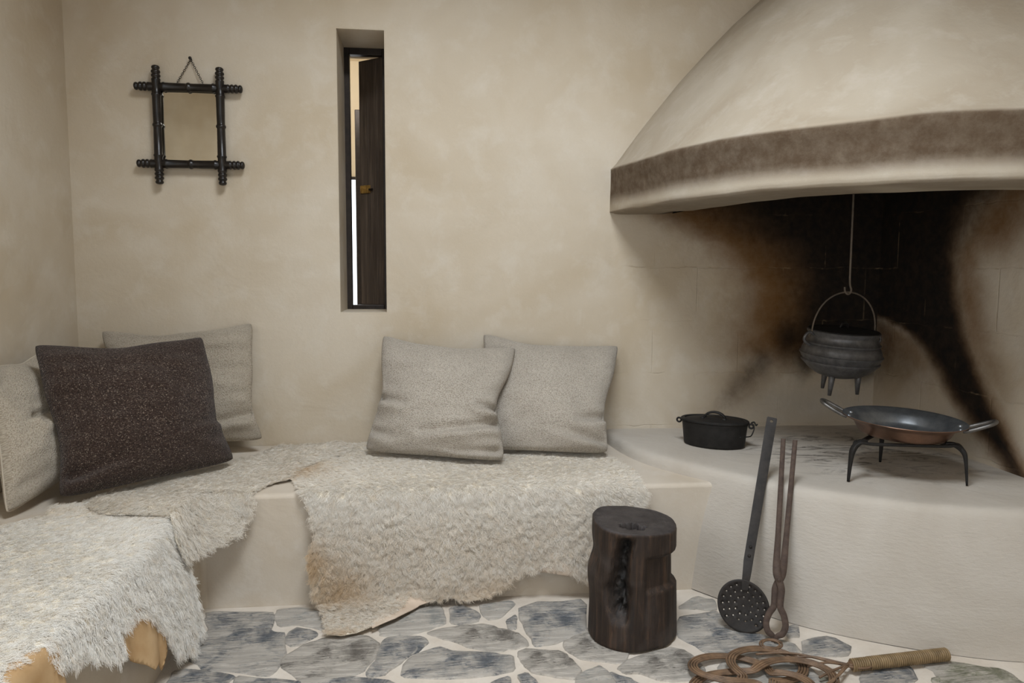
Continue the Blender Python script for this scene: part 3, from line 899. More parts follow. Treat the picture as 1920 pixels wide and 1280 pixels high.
def chain(a, b, n):
    mb = MB(); a, b = Vector(a), Vector(b); d = (b - a) / n
    q = d.to_track_quat('X', 'Z').to_matrix().to_4x4()
    for i in range(n):
        c = a + d * (i + 0.5)
        t = MB().torus((0, 0, 0), 0.0036, 0.0009, 'z', 12, 6, sx=1.5)
        t.xf(Matrix.Translation(c) @ q @ Matrix.Rotation(PI / 2 * (i % 2) + 0.3, 4, 'X'))
        mb.add(t.v, t.f)
    return mb
chain((-1.041 - cx0, 0.006, 1.938 - cz0), (-0.985 - cx0, 0.018, 2.040 - cz0), 14).build('chain', M['wrought'], mir)
chain((-0.934 - cx0, 0.006, 1.938 - cz0), (-0.985 - cx0, 0.018, 2.040 - cz0), 14).build('chain', M['wrought'], mir)
MB().lathe([(0.0, -0.008), (0.006, -0.007), (0.007, -0.004), (0.003, -0.003), (0.003, 0.02)], 14).xf(Matrix.Translation((-0.985 - cx0, 0.012, 2.043 - cz0)) @ Matrix.Rotation(-PI / 2, 4, 'X')).build('nail', M['wrought'], mir)

# ------------------------------------------------------------------ cushions
def cushion(name, corners, T, mat, label, folds=(), pinch=0.10, n=64, seed=0, flat_back=1.0, waist=(0.0, 0.0, 0.2), seam=False):
    """corners: TL, TR, BR, BL; a square stuffed cushion between two faces, seam round the edge"""
    TL, TR, BR, BL = (Vector(c) for c in corners)
    cen_ = (TL + TR + BR + BL) / 4
    TL, TR, BR, BL = (cen_ + (p - cen_) * 1.028 for p in (TL, TR, BR, BL))
    base = (BL + BR) / 2
    nrm = (TR - TL).cross(BL - TL).normalized()      # towards the viewer side is chosen below
    if nrm.y > 0 and abs(nrm.y) > abs(nrm.x): nrm = -nrm
    if abs(nrm.x) >= abs(nrm.y) and nrm.x < 0: nrm = -nrm
    def surf(side):
        V = []
        for j in range(n + 1):
            v = -1 + 2 * j / n
            for i in range(n + 1):
                u = -1 + 2 * i / n
                # ease towards the edges so the seam is sharp and the corners stand out
                uu = math.sin(u * PI / 2) * 0.55 + u * 0.45
                vv = math.sin(v * PI / 2) * 0.55 + v * 0.45
                pu = uu * (1 - pinch * (1 - vv * vv) * (0.85 + 0.5 * fnoise((seed, vv * 1.3, 2))))
                pv = vv * (1 - pinch * (0.1 if vv > 0 else 1.7) * (1 - uu * uu) * (0.85 + 0.5 * fnoise((seed, uu * 1.3, 9))))
                wl = math.exp(-((vv - waist[2]) / 0.42) ** 2) * abs(uu) ** 2
                pu += wl * (waist[0] if uu < 0 else -waist[1]) * 2
                cr = (abs(uu) * abs(vv)) ** 9
                pu *= 1 - 0.045 * cr; pv *= 1 - 0.045 * cr
                a, b = (pu + 1) / 2, (pv + 1) / 2
                p = TL.lerp(TR, a).lerp(BL.lerp(BR, a), b)
                e = max(0.0, (1 - uu * uu)) * max(0.0, (1 - vv * vv))
                t = 1.15 * T * (e ** 0.38) * (1.0 + 0.34 * vv * (1 - uu * uu))
                w = 0.0
                edge = min(1, e * 9)
                w += edge * 0.016 * fnoise((uu * 1.7 + seed, vv * 1.9, 3 + side), 1.0)
                w += edge * 0.008 * fnoise((uu * 3.0 + seed, vv * 5.0, 5 + side), 1.0)
                w += edge * 0.012 * (abs(uu) ** 2) * fnoise((uu * 1.2 + seed * 2, vv * 7.0, 8 + side), 1.0)
                if side > 0:
                    for (x0, y0, x1, y1, dep, wid) in folds:   # a fold: crease with a swell below it
                        L2 = (x1-x0)**2 + (y1-y0)**2
                        s = ((uu-x0)*(x1-x0) + (vv-y0)*(y1-y0)) / L2
                        sc = min(1, max(0, s))
                        dx, dy = uu - x0 - sc*(x1-x0), vv - y0 - sc*(y1-y0)
                        dd = math.hypot(dx, dy) * (1 if dy >= 0 else -1)
                        fade = 1.0 - 0.75 * sc
                        k = math.exp(-(dd / wid) ** 2) * -1.0 + 0.75 * math.exp(-((dd - 1.7 * wid) / (1.3 * wid)) ** 2)
                        w += 2.1 * dep * k * fade * min(1, e * 14 + 0.15)
                V.append(p + nrm * (side * (t + w * (1 if side > 0 else 0.6)) * (1 if side > 0 else flat_back)))
        return V
    Vf, Vb = surf(1), surf(-1)
    k = n + 1
    V = list(Vf); idb = {}
    for j in range(k):
        for i in range(k):
            q = j * k + i
            if i in (0, n) or j in (0, n):
                idb[q] = q
                V[q] = (Vf[q] + Vb[q]) / 2
            else:
                idb[q] = len(V); V.append(Vb[q])
    F, UVs = [], []
    for j in range(n):
        for i in range(n):
            q = (j*k+i, j*k+i+1, (j+1)*k+i+1, (j+1)*k+i)
            F.append(q[::-1]); UVs += [(c % k / n, 1 - (c // k) / n) for c in q[::-1]]
            F.append(tuple(idb[c] for c in q)); UVs += [(c % k / n, 1 - (c // k) / n) for c in q]
    V = [p - base for p in V]
    o = mesh_obj(name, V, F, mat)
    uvl = o.data.uv_layers.new(name='UVMap')
    size = ((TR - TL).length + (BL - TL).length) / 2 / 0.55
    uvl.data.foreach_set('uv', np.array([(a * size, b * size) for a, b in UVs], dtype=np.float32).ravel())
    bm = bmesh.new(); bm.from_mesh(o.data); bmesh.ops.recalc_face_normals(bm, faces=bm.faces); bm.to_mesh(o.data); bm.free()
    o.location = base
    # raised seam round the edge
    ring = [V[i] for i in range(k)] + [V[j*k+n] for j in range(1, k)] + [V[n*k+i] for i in range(n-1, -1, -1)] + [V[j*k] for j in range(n-1, 0, -1)]
    if seam: MB().tube(ring + [ring[0]], 0.0030, 6, cap=False).build('seam', mat, o)
    tag(o, label, 'cushion', 'cushions on the plaster bench')
    return o

cushion('cushion', [(-1.37, -0.05, 0.912), (-0.757, -0.05, 0.944), (-0.697, -0.155, 0.462), (-1.27, -0.185, 0.462)], 0.070, M['beige_cloth'],
        'pale beige cushion against the back wall, partly hidden by the brown one', folds=[(1.0, 0.55, 0.25, 0.75, 0.02, 0.07)], seed=3, flat_back=0.4, waist=(0.0, 0.035, 0.5))
cushion('cushion', [(-1.435, -0.76, 0.850), (-1.435, -0.36, 0.872), (-1.285, -0.46, 0.455), (-1.290, -0.955, 0.425)], 0.085, M['beige_cloth'],
        'beige cushion leaning on the side wall at the picture edge', folds=[(-0.5, -0.05, 0.35, -0.12, 0.018, 0.08)], seed=11, flat_back=0.4, seam=True)
cushion('cushion', [(-1.341, -0.645, 0.911), (-0.887, -0.316, 0.908), (-0.743, -0.435, 0.448), (-1.176, -0.880, 0.446)], 0.078, M['brown_cloth'],
        'dark brown flecked cushion in the corner of the bench', folds=[(1.0, 0.35, 0.45, 0.45, 0.014, 0.07), (-0.9, 0.8, -0.3, 0.72, 0.014, 0.07)], seed=21, flat_back=0.5, waist=(0.02, 0.03, 0.5))
cushion('cushion', [(0.232, -0.045, 0.893), (0.850, -0.045, 0.836), (0.716, -0.42, 0.440), (0.225, -0.30, 0.440)], 0.072, M['grey_cloth'],
        'oatmeal grey cushion standing next to the hearth', folds=[(1.0, 0.42, 0.45, 0.52, 0.020, 0.07), (0.95, 0.84, 0.1, 0.70, 0.020, 0.07)], seed=31, flat_back=0.5, waist=(0.0, 0.035, 0.3))
cushion('cushion', [(-0.203, -0.095, 0.892), (0.370, -0.135, 0.840), (0.283, -0.495, 0.436), (-0.266, -0.285, 0.438)], 0.078, M['grey_cloth'],
        'oatmeal grey cushion overlapping in front of its neighbour below the slit window',
        folds=[(-1.0, 0.12, -0.55, 0.22, 0.026, 0.06), (1.0, 0.20, 0.62, 0.16, 0.030, 0.06), (1.0, 0.42, -0.2, 0.66, 0.024, 0.07), (0.95, 0.86, 0.3, 0.92, 0.018, 0.06), (-1.0, 0.66, -0.6, 0.78, 0.014, 0.06)], seed=41, flat_back=0.45, waist=(0.03, 0.065, 0.12))

# ------------------------------------------------------------------ sheepskins
def in_poly(P, x, y):
    P = np.asarray(P); n = len(P)
    r = np.zeros(len(x), bool)
    j = n - 1
    for i in range(n):
        xi, yi, xj, yj = P[i, 0], P[i, 1], P[j, 0], P[j, 1]
        c = ((yi > y) != (yj > y)) & (x < (xj - xi) * (y - yi) / (yj - yi + 1e-12) + xi)
        r ^= c; j = i
    return r

def densify(P, step=0.02):
    out = []
    for i in range(len(P)):
        a, b = np.array(P[i], float), np.array(P[(i+1) % len(P)], float)
        k = max(1, int(np.linalg.norm(b - a) / step))
        for t in range(k): out.append(tuple(a + (b - a) * t / k))
    return out

def sheet(name, P, fmap, mat, parent, step=0.02, thick=0.003):
    B = densify(P, step)
    x0, y0 = np.min(P, 0); x1, y1 = np.max(P, 0)
    gx, gy = np.meshgrid(np.arange(x0, x1, step), np.arange(y0, y1, step))
    gx, gy = gx.ravel(), gy.ravel()
    ok = in_poly(P, gx, gy)
    pts = [Vector(p) for p in B] + [Vector((a, b)) for a, b in zip(gx[ok], gy[ok])]
    n = len(B)
    res = delaunay_2d_cdt(pts, [(i, (i+1) % n) for i in range(n)], [], 1, 1e-5)
    vv = np.array([tuple(p) for p in res[0]])
    X = fmap(vv[:, 0], vv[:, 1])
    o = mesh_obj(name, X, res[2], mat)
    s = o.modifiers.new('thickness', 'SOLIDIFY'); s.thickness = thick; s.offset = 0
    under(o, parent)
    return o

def frames(fmap, a, b):
    e = 0.004
    p = fmap(a, b)
    ta = fmap(a + e, b) - fmap(a - e, b); tb = fmap(a, b + e) - fmap(a, b - e)
    ta /= np.linalg.norm(ta, axis=1)[:, None] + 1e-9; tb /= np.linalg.norm(tb, axis=1)[:, None] + 1e-9
    n = np.cross(ta, tb)
    n /= np.linalg.norm(n, axis=1)[:, None] + 1e-9
    return p, ta, tb, n

def wool(P, fmap, flip, mat, parent, spacing, per, length, comb, tilt, curl, tint, rad=0.00055, spread=0.75, conv=0.5):
    """locks of wool: clumps of fibres rooted on the hide; every argument may be a function of the sheet coordinates"""
    x0, y0 = np.min(P, 0); x1, y1 = np.max(P, 0)
    nc = int((x1 - x0) * (y1 - y0) / spacing ** 2)
    cx, cy = rng.uniform(x0, x1, nc), rng.uniform(y0, y1, nc)
    ok = in_poly(P, cx, cy); cx, cy = cx[ok], cy[ok]
    nc = len(cx)
    f = lambda g: g(cx, cy) if callable(g) else np.full(nc, float(g))
    L = f(length) * rng.uniform(0.75, 1.2, nc); TI = np.clip(f(tilt) + rng.normal(0, 0.16, nc), 0.05, 1.5); CU = f(curl); TN = f(tint) + rng.normal(0, 0.10, nc)
    ca, cb = comb(cx, cy)
    ang = np.arctan2(cb, ca) + rng.normal(0, 0.42, nc)
    ph = rng.uniform(0, 2 * PI, nc)
    rep = lambda v: np.repeat(v, per)
    N = nc * per
    ra = rep(cx) + rng.normal(0, spacing * spread, N); rb = rep(cy) + rng.normal(0, spacing * spread, N)
    oa, ob = ra - rep(cx), rb - rep(cy)
    p, ta, tb, nn = frames(fmap, ra, rb)
    nn = nn * flip
    an = rep(ang) + rng.normal(0, 0.24, N)
    dirv = ta * np.cos(an)[:, None] + tb * np.sin(an)[:, None]
    per_ = np.cross(nn, dirv)
    Ls = rep(L) * rng.uniform(0.8, 1.12, N); Ts = rep(TI) + rng.normal(0, 0.08, N)
    K = 6
    pos = np.zeros((N, K, 3), np.float32); rr_ = np.zeros((N, K), np.float32)
    back = -(ta * oa[:, None] + tb * ob[:, None])
    for k in range(K):
        s = k / (K - 1)
        along = Ls * np.sin(Ts) * (s ** 1.35)
        up = Ls * np.cos(Ts) * (s - 0.32 * s * s) * 1.25
        w = rep(CU) * s
        sx = w * np.sin(rep(ph) + s * 7.0); sy = w * np.cos(rep(ph) + s * 7.0) * 0.6
        q = p + dirv * (along + sy)[:, None] + per_ * sx[:, None] + nn * up[:, None] + back * (conv * s ** 1.2)
        pos[:, k] = q
        rr_[:, k] = rad * (1.0 - 0.72 * s ** 1.5)
    hc = bpy.data.hair_curves.new('wool')
    hc.add_curves([K] * N)
    hc.position_data.foreach_set('vector', pos.ravel())
    a = hc.attributes.new('radius', 'FLOAT', 'POINT'); a.data.foreach_set('value', rr_.ravel())
    a = hc.attributes.new('tint', 'FLOAT', 'POINT'); a.data.foreach_set('value', np.repeat(np.clip(rep(TN) + rng.normal(0, 0.06, N), 0, 1), K).astype(np.float32))
    hc.materials.append(mat)
    o = bpy.data.objects.new('wool', hc)
    COL.objects.link(o)
    under(o, parent)
    o['kind'] = 'stuff'
    return o

def polyline_map(prof):
    prof = np.array(prof, float)
    cum = np.r_[0, np.cumsum(np.linalg.norm(np.diff(prof, axis=0), axis=1))]
    fine_t = np.linspace(0, cum[-1], 600)
    P0 = np.interp(fine_t, cum, prof[:, 0]); P1 = np.interp(fine_t, cum, prof[:, 1])
    for _ in range(30):                                  # round the turns
        P0[1:-1] = (P0[:-2] + 2*P0[1:-1] + P0[2:]) / 4; P1[1:-1] = (P1[:-2] + 2*P1[1:-1] + P1[2:]) / 4
    def f(t):
        return np.interp(t, fine_t, P0), np.interp(t, fine_t, P1)
    return f

# --- sheepskin over the middle of the bench
prof = polyline_map([(0.0, 0.408), (-0.745, 0.408), (-0.764, 0.402), (-0.775, 0.385), (-0.782, 0.30), (-0.788, 0.06), (-0.796, 0.030), (-0.82, 0.014), (-1.6, 0.014)])
def map_mid(x, t):
    y, z = prof(t)
    h = sstep(0.78, 1.1, t)
    wv = 0.010 * np.sin(x * 13 + 1.0) * h + 0.006 * np.sin(x * 29 + t * 6) * h
    bump = 0.004 * np.sin(x * 7 + t * 5) * (1 - h)
    onf = sstep(1.10, 1.2, t)
    return np.stack([x, y - np.abs(wv + 0.008 * h) * (1 - onf), z + np.abs(bump) + np.abs(wv) * onf * 0.6], 1)
RIGHT = [(-0.351,0.05),(-0.017,0.04),(0.444,0.05),(0.70,0.20),(0.732,0.362),(0.765,0.55),(0.769,0.633),(0.754,0.752),(0.771,0.801),(0.761,0.86),(0.738,0.919),(0.721,1.007),(0.653,1.064),(0.591,1.097),(0.552,1.096),(0.506,1.07),(0.477,1.037),(0.448,1.04),(0.381,1.045),(0.333,1.06),(0.285,1.085),(0.238,1.12),(0.18,1.155),(0.132,1.165),(0.096,1.15),(0.077,1.125),(0.04,1.13),(-0.007,1.155),(-0.039,1.14),(-0.068,1.13),(-0.09,1.185),(-0.123,1.245),(-0.18,1.31),(-0.236,1.355),(-0.284,1.372),(-0.332,1.36),(-0.351,1.277),(-0.376,1.158),(-0.4,1.084),(-0.413,1.004),(-0.416,0.985),(-0.397,0.932),(-0.393,0.891),(-0.41,0.838),(-0.421,0.793),(-0.452,0.753),(-0.484,0.63),(-0.51,0.578),(-0.526,0.502),(-0.502,0.41),(-0.437,0.366),(-0.362,0.294)]
sk = empty('sheepskin', (0.1, -0.5, 0.41))
tag(sk, 'large cream sheepskin hanging over the bench front beside the dark stump', 'sheepskin', 'sheepskins spread on the plaster bench')
sheet('hide', RIGHT, map_mid, M['ground'], sk)
o = sheet('bare_flap', [(0.39,1.035),(0.45,1.02),(0.49,1.035),(0.512,1.065),(0.49,1.078),(0.44,1.070),(0.385,1.066),(0.35,1.058)], lambda a, b: map_mid(a, b) + np.array([0, -0.008, 0]), M['pale_hide'], sk, 0.012)
tag(o, 'bare leather turned out at the lower edge')
o = sheet('bare_flap', [(-0.12,1.13),(-0.075,1.10),(-0.03,1.13),(0.0,1.165),(-0.04,1.18),(-0.07,1.22),(-0.12,1.28),(-0.19,1.335),(-0.20,1.30),(-0.15,1.20)], lambda a, b: map_mid(a, b) + np.array([0, -0.004, 0.003]), M['pale_hide'], sk, 0.012)
tag(o, 'bare leather turned out near the floor')
BARE = [(-0.14,1.09),(-0.075,1.08),(-0.02,1.12),(0.0,1.16),(-0.05,1.18),(-0.07,1.22),(-0.12,1.27),(-0.17,1.33),(-0.20,1.29),(-0.17,1.17)]
def mid_len(x, t):
    return 0.015 + 0.013 * sstep(0.66, 0.88, t) - 0.006 * in_poly(BARE, x, t) - 0.013 * sstep(1.2, 1.3, t)
def mid_tint(x, t):
    g = lambda x0, t0, sx, st, a: a * np.exp(-((x - x0) / sx) ** 2 - ((t - t0) / st) ** 2)
    return g(-0.42, 0.99, 0.07, 0.07, 0.75) + g(-0.31, 1.10, 0.10, 0.08, 0.65) + g(-0.50, 0.47, 0.10, 0.13, 0.75) + g(0.25, 1.12, 0.25, 0.05, 0.30) + g(-0.3, 1.37, 0.1, 0.03, 0.5) + 0.20 * sstep(0.78, 0.95, t)
wool(RIGHT, map_mid, -1, M['wool2'], sk, 0.0078, 16, mid_len,
     lambda x, t: (0.35 * np.sin(t * 9) + (x - 0.1) * 0.9, 0.55 + 0.9 * sstep(0.7, 0.95, t)), lambda x, t: 1.12 - 0.30 * sstep(0.72, 0.95, t), lambda x, t: 0.0015 + 0.0030 * sstep(0.7, 0.9, t), mid_tint)

# --- sheepskin over the side bench, nearest the viewer
profL = polyline_map([(XL, 0.408), (-0.812, 0.408), (-0.788, 0.402), (-0.776, 0.385), (-0.766, 0.30), (-0.735, 0.0), (-0.72, -0.1)])
def map_near(y, t):
    x, z = profL(t)
    h = sstep(0.74, 1.0, t)
    wv = 0.012 * np.sin(y * 15) * h + 0.006 * np.sin(y * 33 + t * 6) * h
    bump = 0.006 * np.sin(y * 8 + t * 6) * (1 - h)
    return np.stack([x + np.abs(wv) + 0.004 * h, y, z + np.abs(bump)], 1)
NEAR = [(-1.04,.223),(-.98,.267),(-.949,.309),(-.861,.281),(-.847,.365),(-.86,.48),(-.89,.56),(-.94,.65),(-.975,.70),(-1.0,.74),(-1.0,.80),(-1.0,.86),(-.995,.94),(-.99,1.02),(-.99,1.06),(-1.02,1.075),(-1.10,1.075),(-1.19,1.04),(-1.213,1.00),(-1.248,.94),(-1.32,.865),(-1.38,.825),(-1.44,.815),(-1.49,.83),(-1.49,.87),(-1.54,.86),(-1.58,.84),(-1.66,.795),(-1.73,.775),(-1.76,.76),(-1.79,.70),(-1.90,.69),(-1.99,.71),(-2.03,.85),(-2.1,.9),(-2.25,.8),(-2.25,.3),(-1.7,.2),(-1.3,.19)]
sk2 = empty('sheepskin', (-1.0, -1.4, 0.41))
tag(sk2, 'shaggy white sheepskin over the side bench at the picture edge', 'sheepskin', 'sheepskins spread on the plaster bench')
sheet('hide', NEAR, map_near, M['ground'], sk2)
o = sheet('bare_flap', [(-1.235,.90),(-1.25,1.0),(-1.29,1.03),(-1.33,.985),(-1.37,.985),(-1.40,.955),(-1.46,.91),(-1.49,.86),(-1.44,.79),(-1.32,.82)], lambda a, b: map_near(a, b) + np.array([0.004, 0, 0]), M['hide'], sk2, 0.012)
tag(o, 'tan leather showing in a notch of the hem')
o = sheet('bare_flap', [(-1.75,.72),(-1.75,.90),(-1.84,1.0),(-1.92,1.0),(-2.0,.93),(-2.0,.72),(-1.85,.67)], lambda a, b: map_near(a, b) + np.array([0.004, 0, 0]), M['hide'], sk2, 0.012)
tag(o, 'tan leather showing at the hem by the picture edge')
wool(NEAR, map_near, -1, M['wool'], sk2, 0.0088, 18, lambda y, t: 0.015 + 0.019 * sstep(0.62, 0.9, t),
     lambda y, t: (-0.35 + 0.5 * np.sin(y * 7 + t * 5), 0.6 + 0.8 * sstep(0.6, 0.8, t)), lambda y, t: 1.16 - 0.22 * sstep(0.65, 0.85, t), lambda y, t: 0.002 + 0.003 * sstep(0.6, 0.85, t),
     lambda y, t: 0.03 + 0.22 * np.exp(-((y + 0.92) / 0.08) ** 2) * (t < 0.75))

# --- sheepskin laid across the inner corner, over the edge of the other one
def map_cor(x, y):
    dx, dy = x + 0.785, -0.75 - y
    inside = (dx > -0.05) & (dy > -0.05)
    dxp, dyp = np.maximum(dx, 0), np.maximum(dy, 0)
    k = 0.03
    d = -k * np.log(np.exp(-dx / k) + np.exp(-dy / k))          # smooth minimum: distance out over the void
    d = np.maximum(d, 0)
    wx = np.exp(-dxp / k) / (np.exp(-dxp / k) + np.exp(-dyp / k))
    X = x - wx * np.where(inside, dxp, 0) * 0.72 + 0.0
    Y = y + (1 - wx) * np.where(inside, dyp, 0) * 0.72
    rest = 0.410 + 0.022 * sstep(-0.80, -0.90, y) * sstep(-0.6, -0.80, x) + 0.014 * sstep(-0.62, -0.50, x)
    Z = rest - np.where(inside, d * 1.25, 0) + 0.006 * np.sin(x * 11 + y * 7) ** 2
    return np.stack([X + 0.012 * sstep(0.0, 0.05, d), Y - 0.012 * sstep(0.0, 0.05, d), Z], 1)
COR = [(-1.135,-.825),(-1.11,-.75),(-1.05,-.62),(-.95,-.48),(-.82,-.36),(-.74,-.22),(-.68,-.10),(-.655,-.06),(-.60,-.075),(-.557,-.10),(-.475,-.085),(-.39,-.055),(-.345,-.11),(-.345,-.21),(-.40,-.30),(-.455,-.40),(-.495,-.47),(-.513,-.60),(-.58,-.655),(-.605,-.72),(-.62,-.80),(-.635,-.86),(-.655,-.92),(-.67,-.98),(-.68,-1.04),(-.735,-1.06),(-.785,-1.03),(-.82,-1.01),(-.885,-1.005),(-.98,-.995),(-1.06,-.925)]
sk3 = empty('sheepskin', (-0.8, -0.6, 0.42))
tag(sk3, 'narrow cream sheepskin lying across the inner corner of the bench', 'sheepskin', 'sheepskins spread on the plaster bench')
def edge_dist(P, x, y):
    d = np.full(len(x), 9.0)
    for i in range(len(P)):
        (ax_, ay_), (bx_, by_) = P[i], P[(i+1) % len(P)]
        L2 = (bx_-ax_)**2 + (by_-ay_)**2
        t = np.clip(((x-ax_)*(bx_-ax_) + (y-ay_)*(by_-ay_)) / L2, 0, 1)
        d = np.minimum(d, np.hypot(x-ax_-t*(bx_-ax_), y-ay_-t*(by_-ay_)))
    return d
map_flat = map_cor
def map_cor(x, y):
    q = map_flat(x, y)
    q[:, 2] -= 0.014 * (1 - sstep(0.0, 0.05, edge_dist(COR, x, y))) * ((x < -0.79) | (y > -0.74))
    return q
sheet('hide', COR, map_cor, M['ground'], sk3)
wool(COR, map_cor, 1, M['wool2'], sk3, 0.0076, 16, lambda x, y: 0.017 + 0.006 * (edge_dist(COR, x, y) < 0.04) + 0.006 * ((x > -0.79) & (y < -0.74)),
     lambda x, y: (0.8 + 0 * x, -0.7 + 0 * x), lambda x, y: 1.12 - 0.25 * ((x > -0.79) & (y < -0.74)), lambda x, y: 0.0015 + 0.003 * ((x > -0.79) & (y < -0.74)),
     lambda x, y: 0.06 + 0.2 * np.exp(-((x + 0.5) / 0.08) ** 2 - ((y + 0.55) / 0.1) ** 2))

# ------------------------------------------------------------------ stump stool
def stump():
    n, mz = 120, 70
    H = 0.372
    cam_dir = math.atan2(-3.32 + 1.06, 0 - 0.645)          # the side with the open crack faces the middle of the room
    V, F, topA, recessA = [], [], [], []
    def radius(a, z):
        t = z / H
        r = 0.1385 + 0.004 * math.sin(2 * a + 0.5) + 0.0035 * math.sin(3 * a + 2) - 0.004 * t
        r += 0.004 * fnoise((math.cos(a) * 2, math.sin(a) * 2, z * 5)) + 0.0016 * fnoise((math.cos(a) * 14, math.sin(a) * 14, z * 4))
        da = (a - cam_dir + PI) % (2 * PI) - PI
        # the waist: cut away on the right above a ledge, hollow on the left
        cut = float(sstep(0.175, 0.150 + 0.045, z)) * float(1 - sstep(0.285, 0.300, z)) * float(sstep(0.25, 0.45, da))
        r -= 0.017 * cut * (1 - 0.4 * abs(da - 1.5) / 1.6)
        r += 0.010 * math.exp(-((da + 1.35) / 0.5) ** 2) * math.exp(-((z - 0.20) / 0.05) ** 2)
        r -= 0.009 * math.exp(-((da + 1.3) / 0.6) ** 2) * math.exp(-((z - 0.275) / 0.03) ** 2)
        r += 0.004 * float(1 - sstep(0.0, 0.2, z))
        # crack
        ctr = -0.18 + 0.10 * math.sin(z * 17 + 0.6) - 0.15 * float(1 - sstep(0.12, 0.26, z))
        wid = 0.17 + 0.10 * math.exp(-((z - 0.17) / 0.05) ** 2) + 0.02 * fnoise((z * 30, 3, 1))
        g = math.exp(-((da - ctr) / wid) ** 4) * float(sstep(0.075, 0.13, z)) * float(1 - sstep(0.335, 0.362, z))
        r -= 0.050 * g * (1 + 0.45 * fnoise((a * 9, z * 40, 1)))
        return r, g
    for j in range(mz + 1):
        z = H * j / mz
        for i in range(n):
            a = 2 * PI * i / n
            r, g = radius(a, z)
            zz = z
            if j == mz: r -= 0.004
            if j == 0: r -= 0.003
            zz += (0.012 * math.cos(a - 2.6) + 0.003 * math.sin(3 * a)) * (z / H) ** 3
            V.append((r * math.cos(a), r * math.sin(a), zz)); topA.append(1.0 if j == mz else 0.0); recessA.append(g)
    for j in range(mz):
        for i in range(n):
            F.append((j*n+i, j*n+(i+1) % n, (j+1)*n+(i+1) % n, (j+1)*n+i))
    # top face with the rotted hole
    prev = mz * n
    rings = 26
    hx, hy = 0.060 * math.cos(cam_dir - 0.05), 0.060 * math.sin(cam_dir - 0.05)
    for k in range(1, rings):
        s = 1 - k / rings
        st = len(V)
        for i in range(n):
            x, y, z = V[mz * n + i]
            x, y = x * s, y * s
            d = math.hypot((x - hx) * math.cos(cam_dir) + (y - hy) * math.sin(cam_dir), 0) / 0.026
            e = abs(-(x - hx) * math.sin(cam_dir) + (y - hy) * math.cos(cam_dir)) / 0.040
            q = math.hypot(d, e) + 0.55 * fnoise((x * 45, y * 45, 2)) + 0.3 * fnoise((x * 110, y * 110, 5))
            h = float(1 - sstep(0.75, 1.1, q))
            zt = H + 0.012 * (x * math.cos(2.6) + y * math.sin(2.6)) / 0.138
            V.append((x, y, zt + 0.0012 * fnoise((x * 40, y * 40, 4)) - 0.055 * h)); topA.append(1.0 - h); recessA.append(h)
        for i in range(n):
            F.append((prev+i, prev+(i+1) % n, st+(i+1) % n, st+i))
        prev = st
    c = len(V); V.append((0, 0, H)); topA.append(1.0); recessA.append(0.0)
    for i in range(n): F.append((prev+i, prev+(i+1) % n, c))
    F.append(tuple(range(n - 1, -1, -1)))
    o = mesh_obj('log_stump', V, F, M['stump'])
    o.data.set_sharp_from_angle(angle=math.radians(50))
    set_attr(o.data, 'top', topA); set_attr(o.data, 'recess', recessA)
    o.location = (0.648, -1.055, 0.004)
    tag(o, 'dark weathered log stump with a split side and a hole in its top', 'stump')
stump()

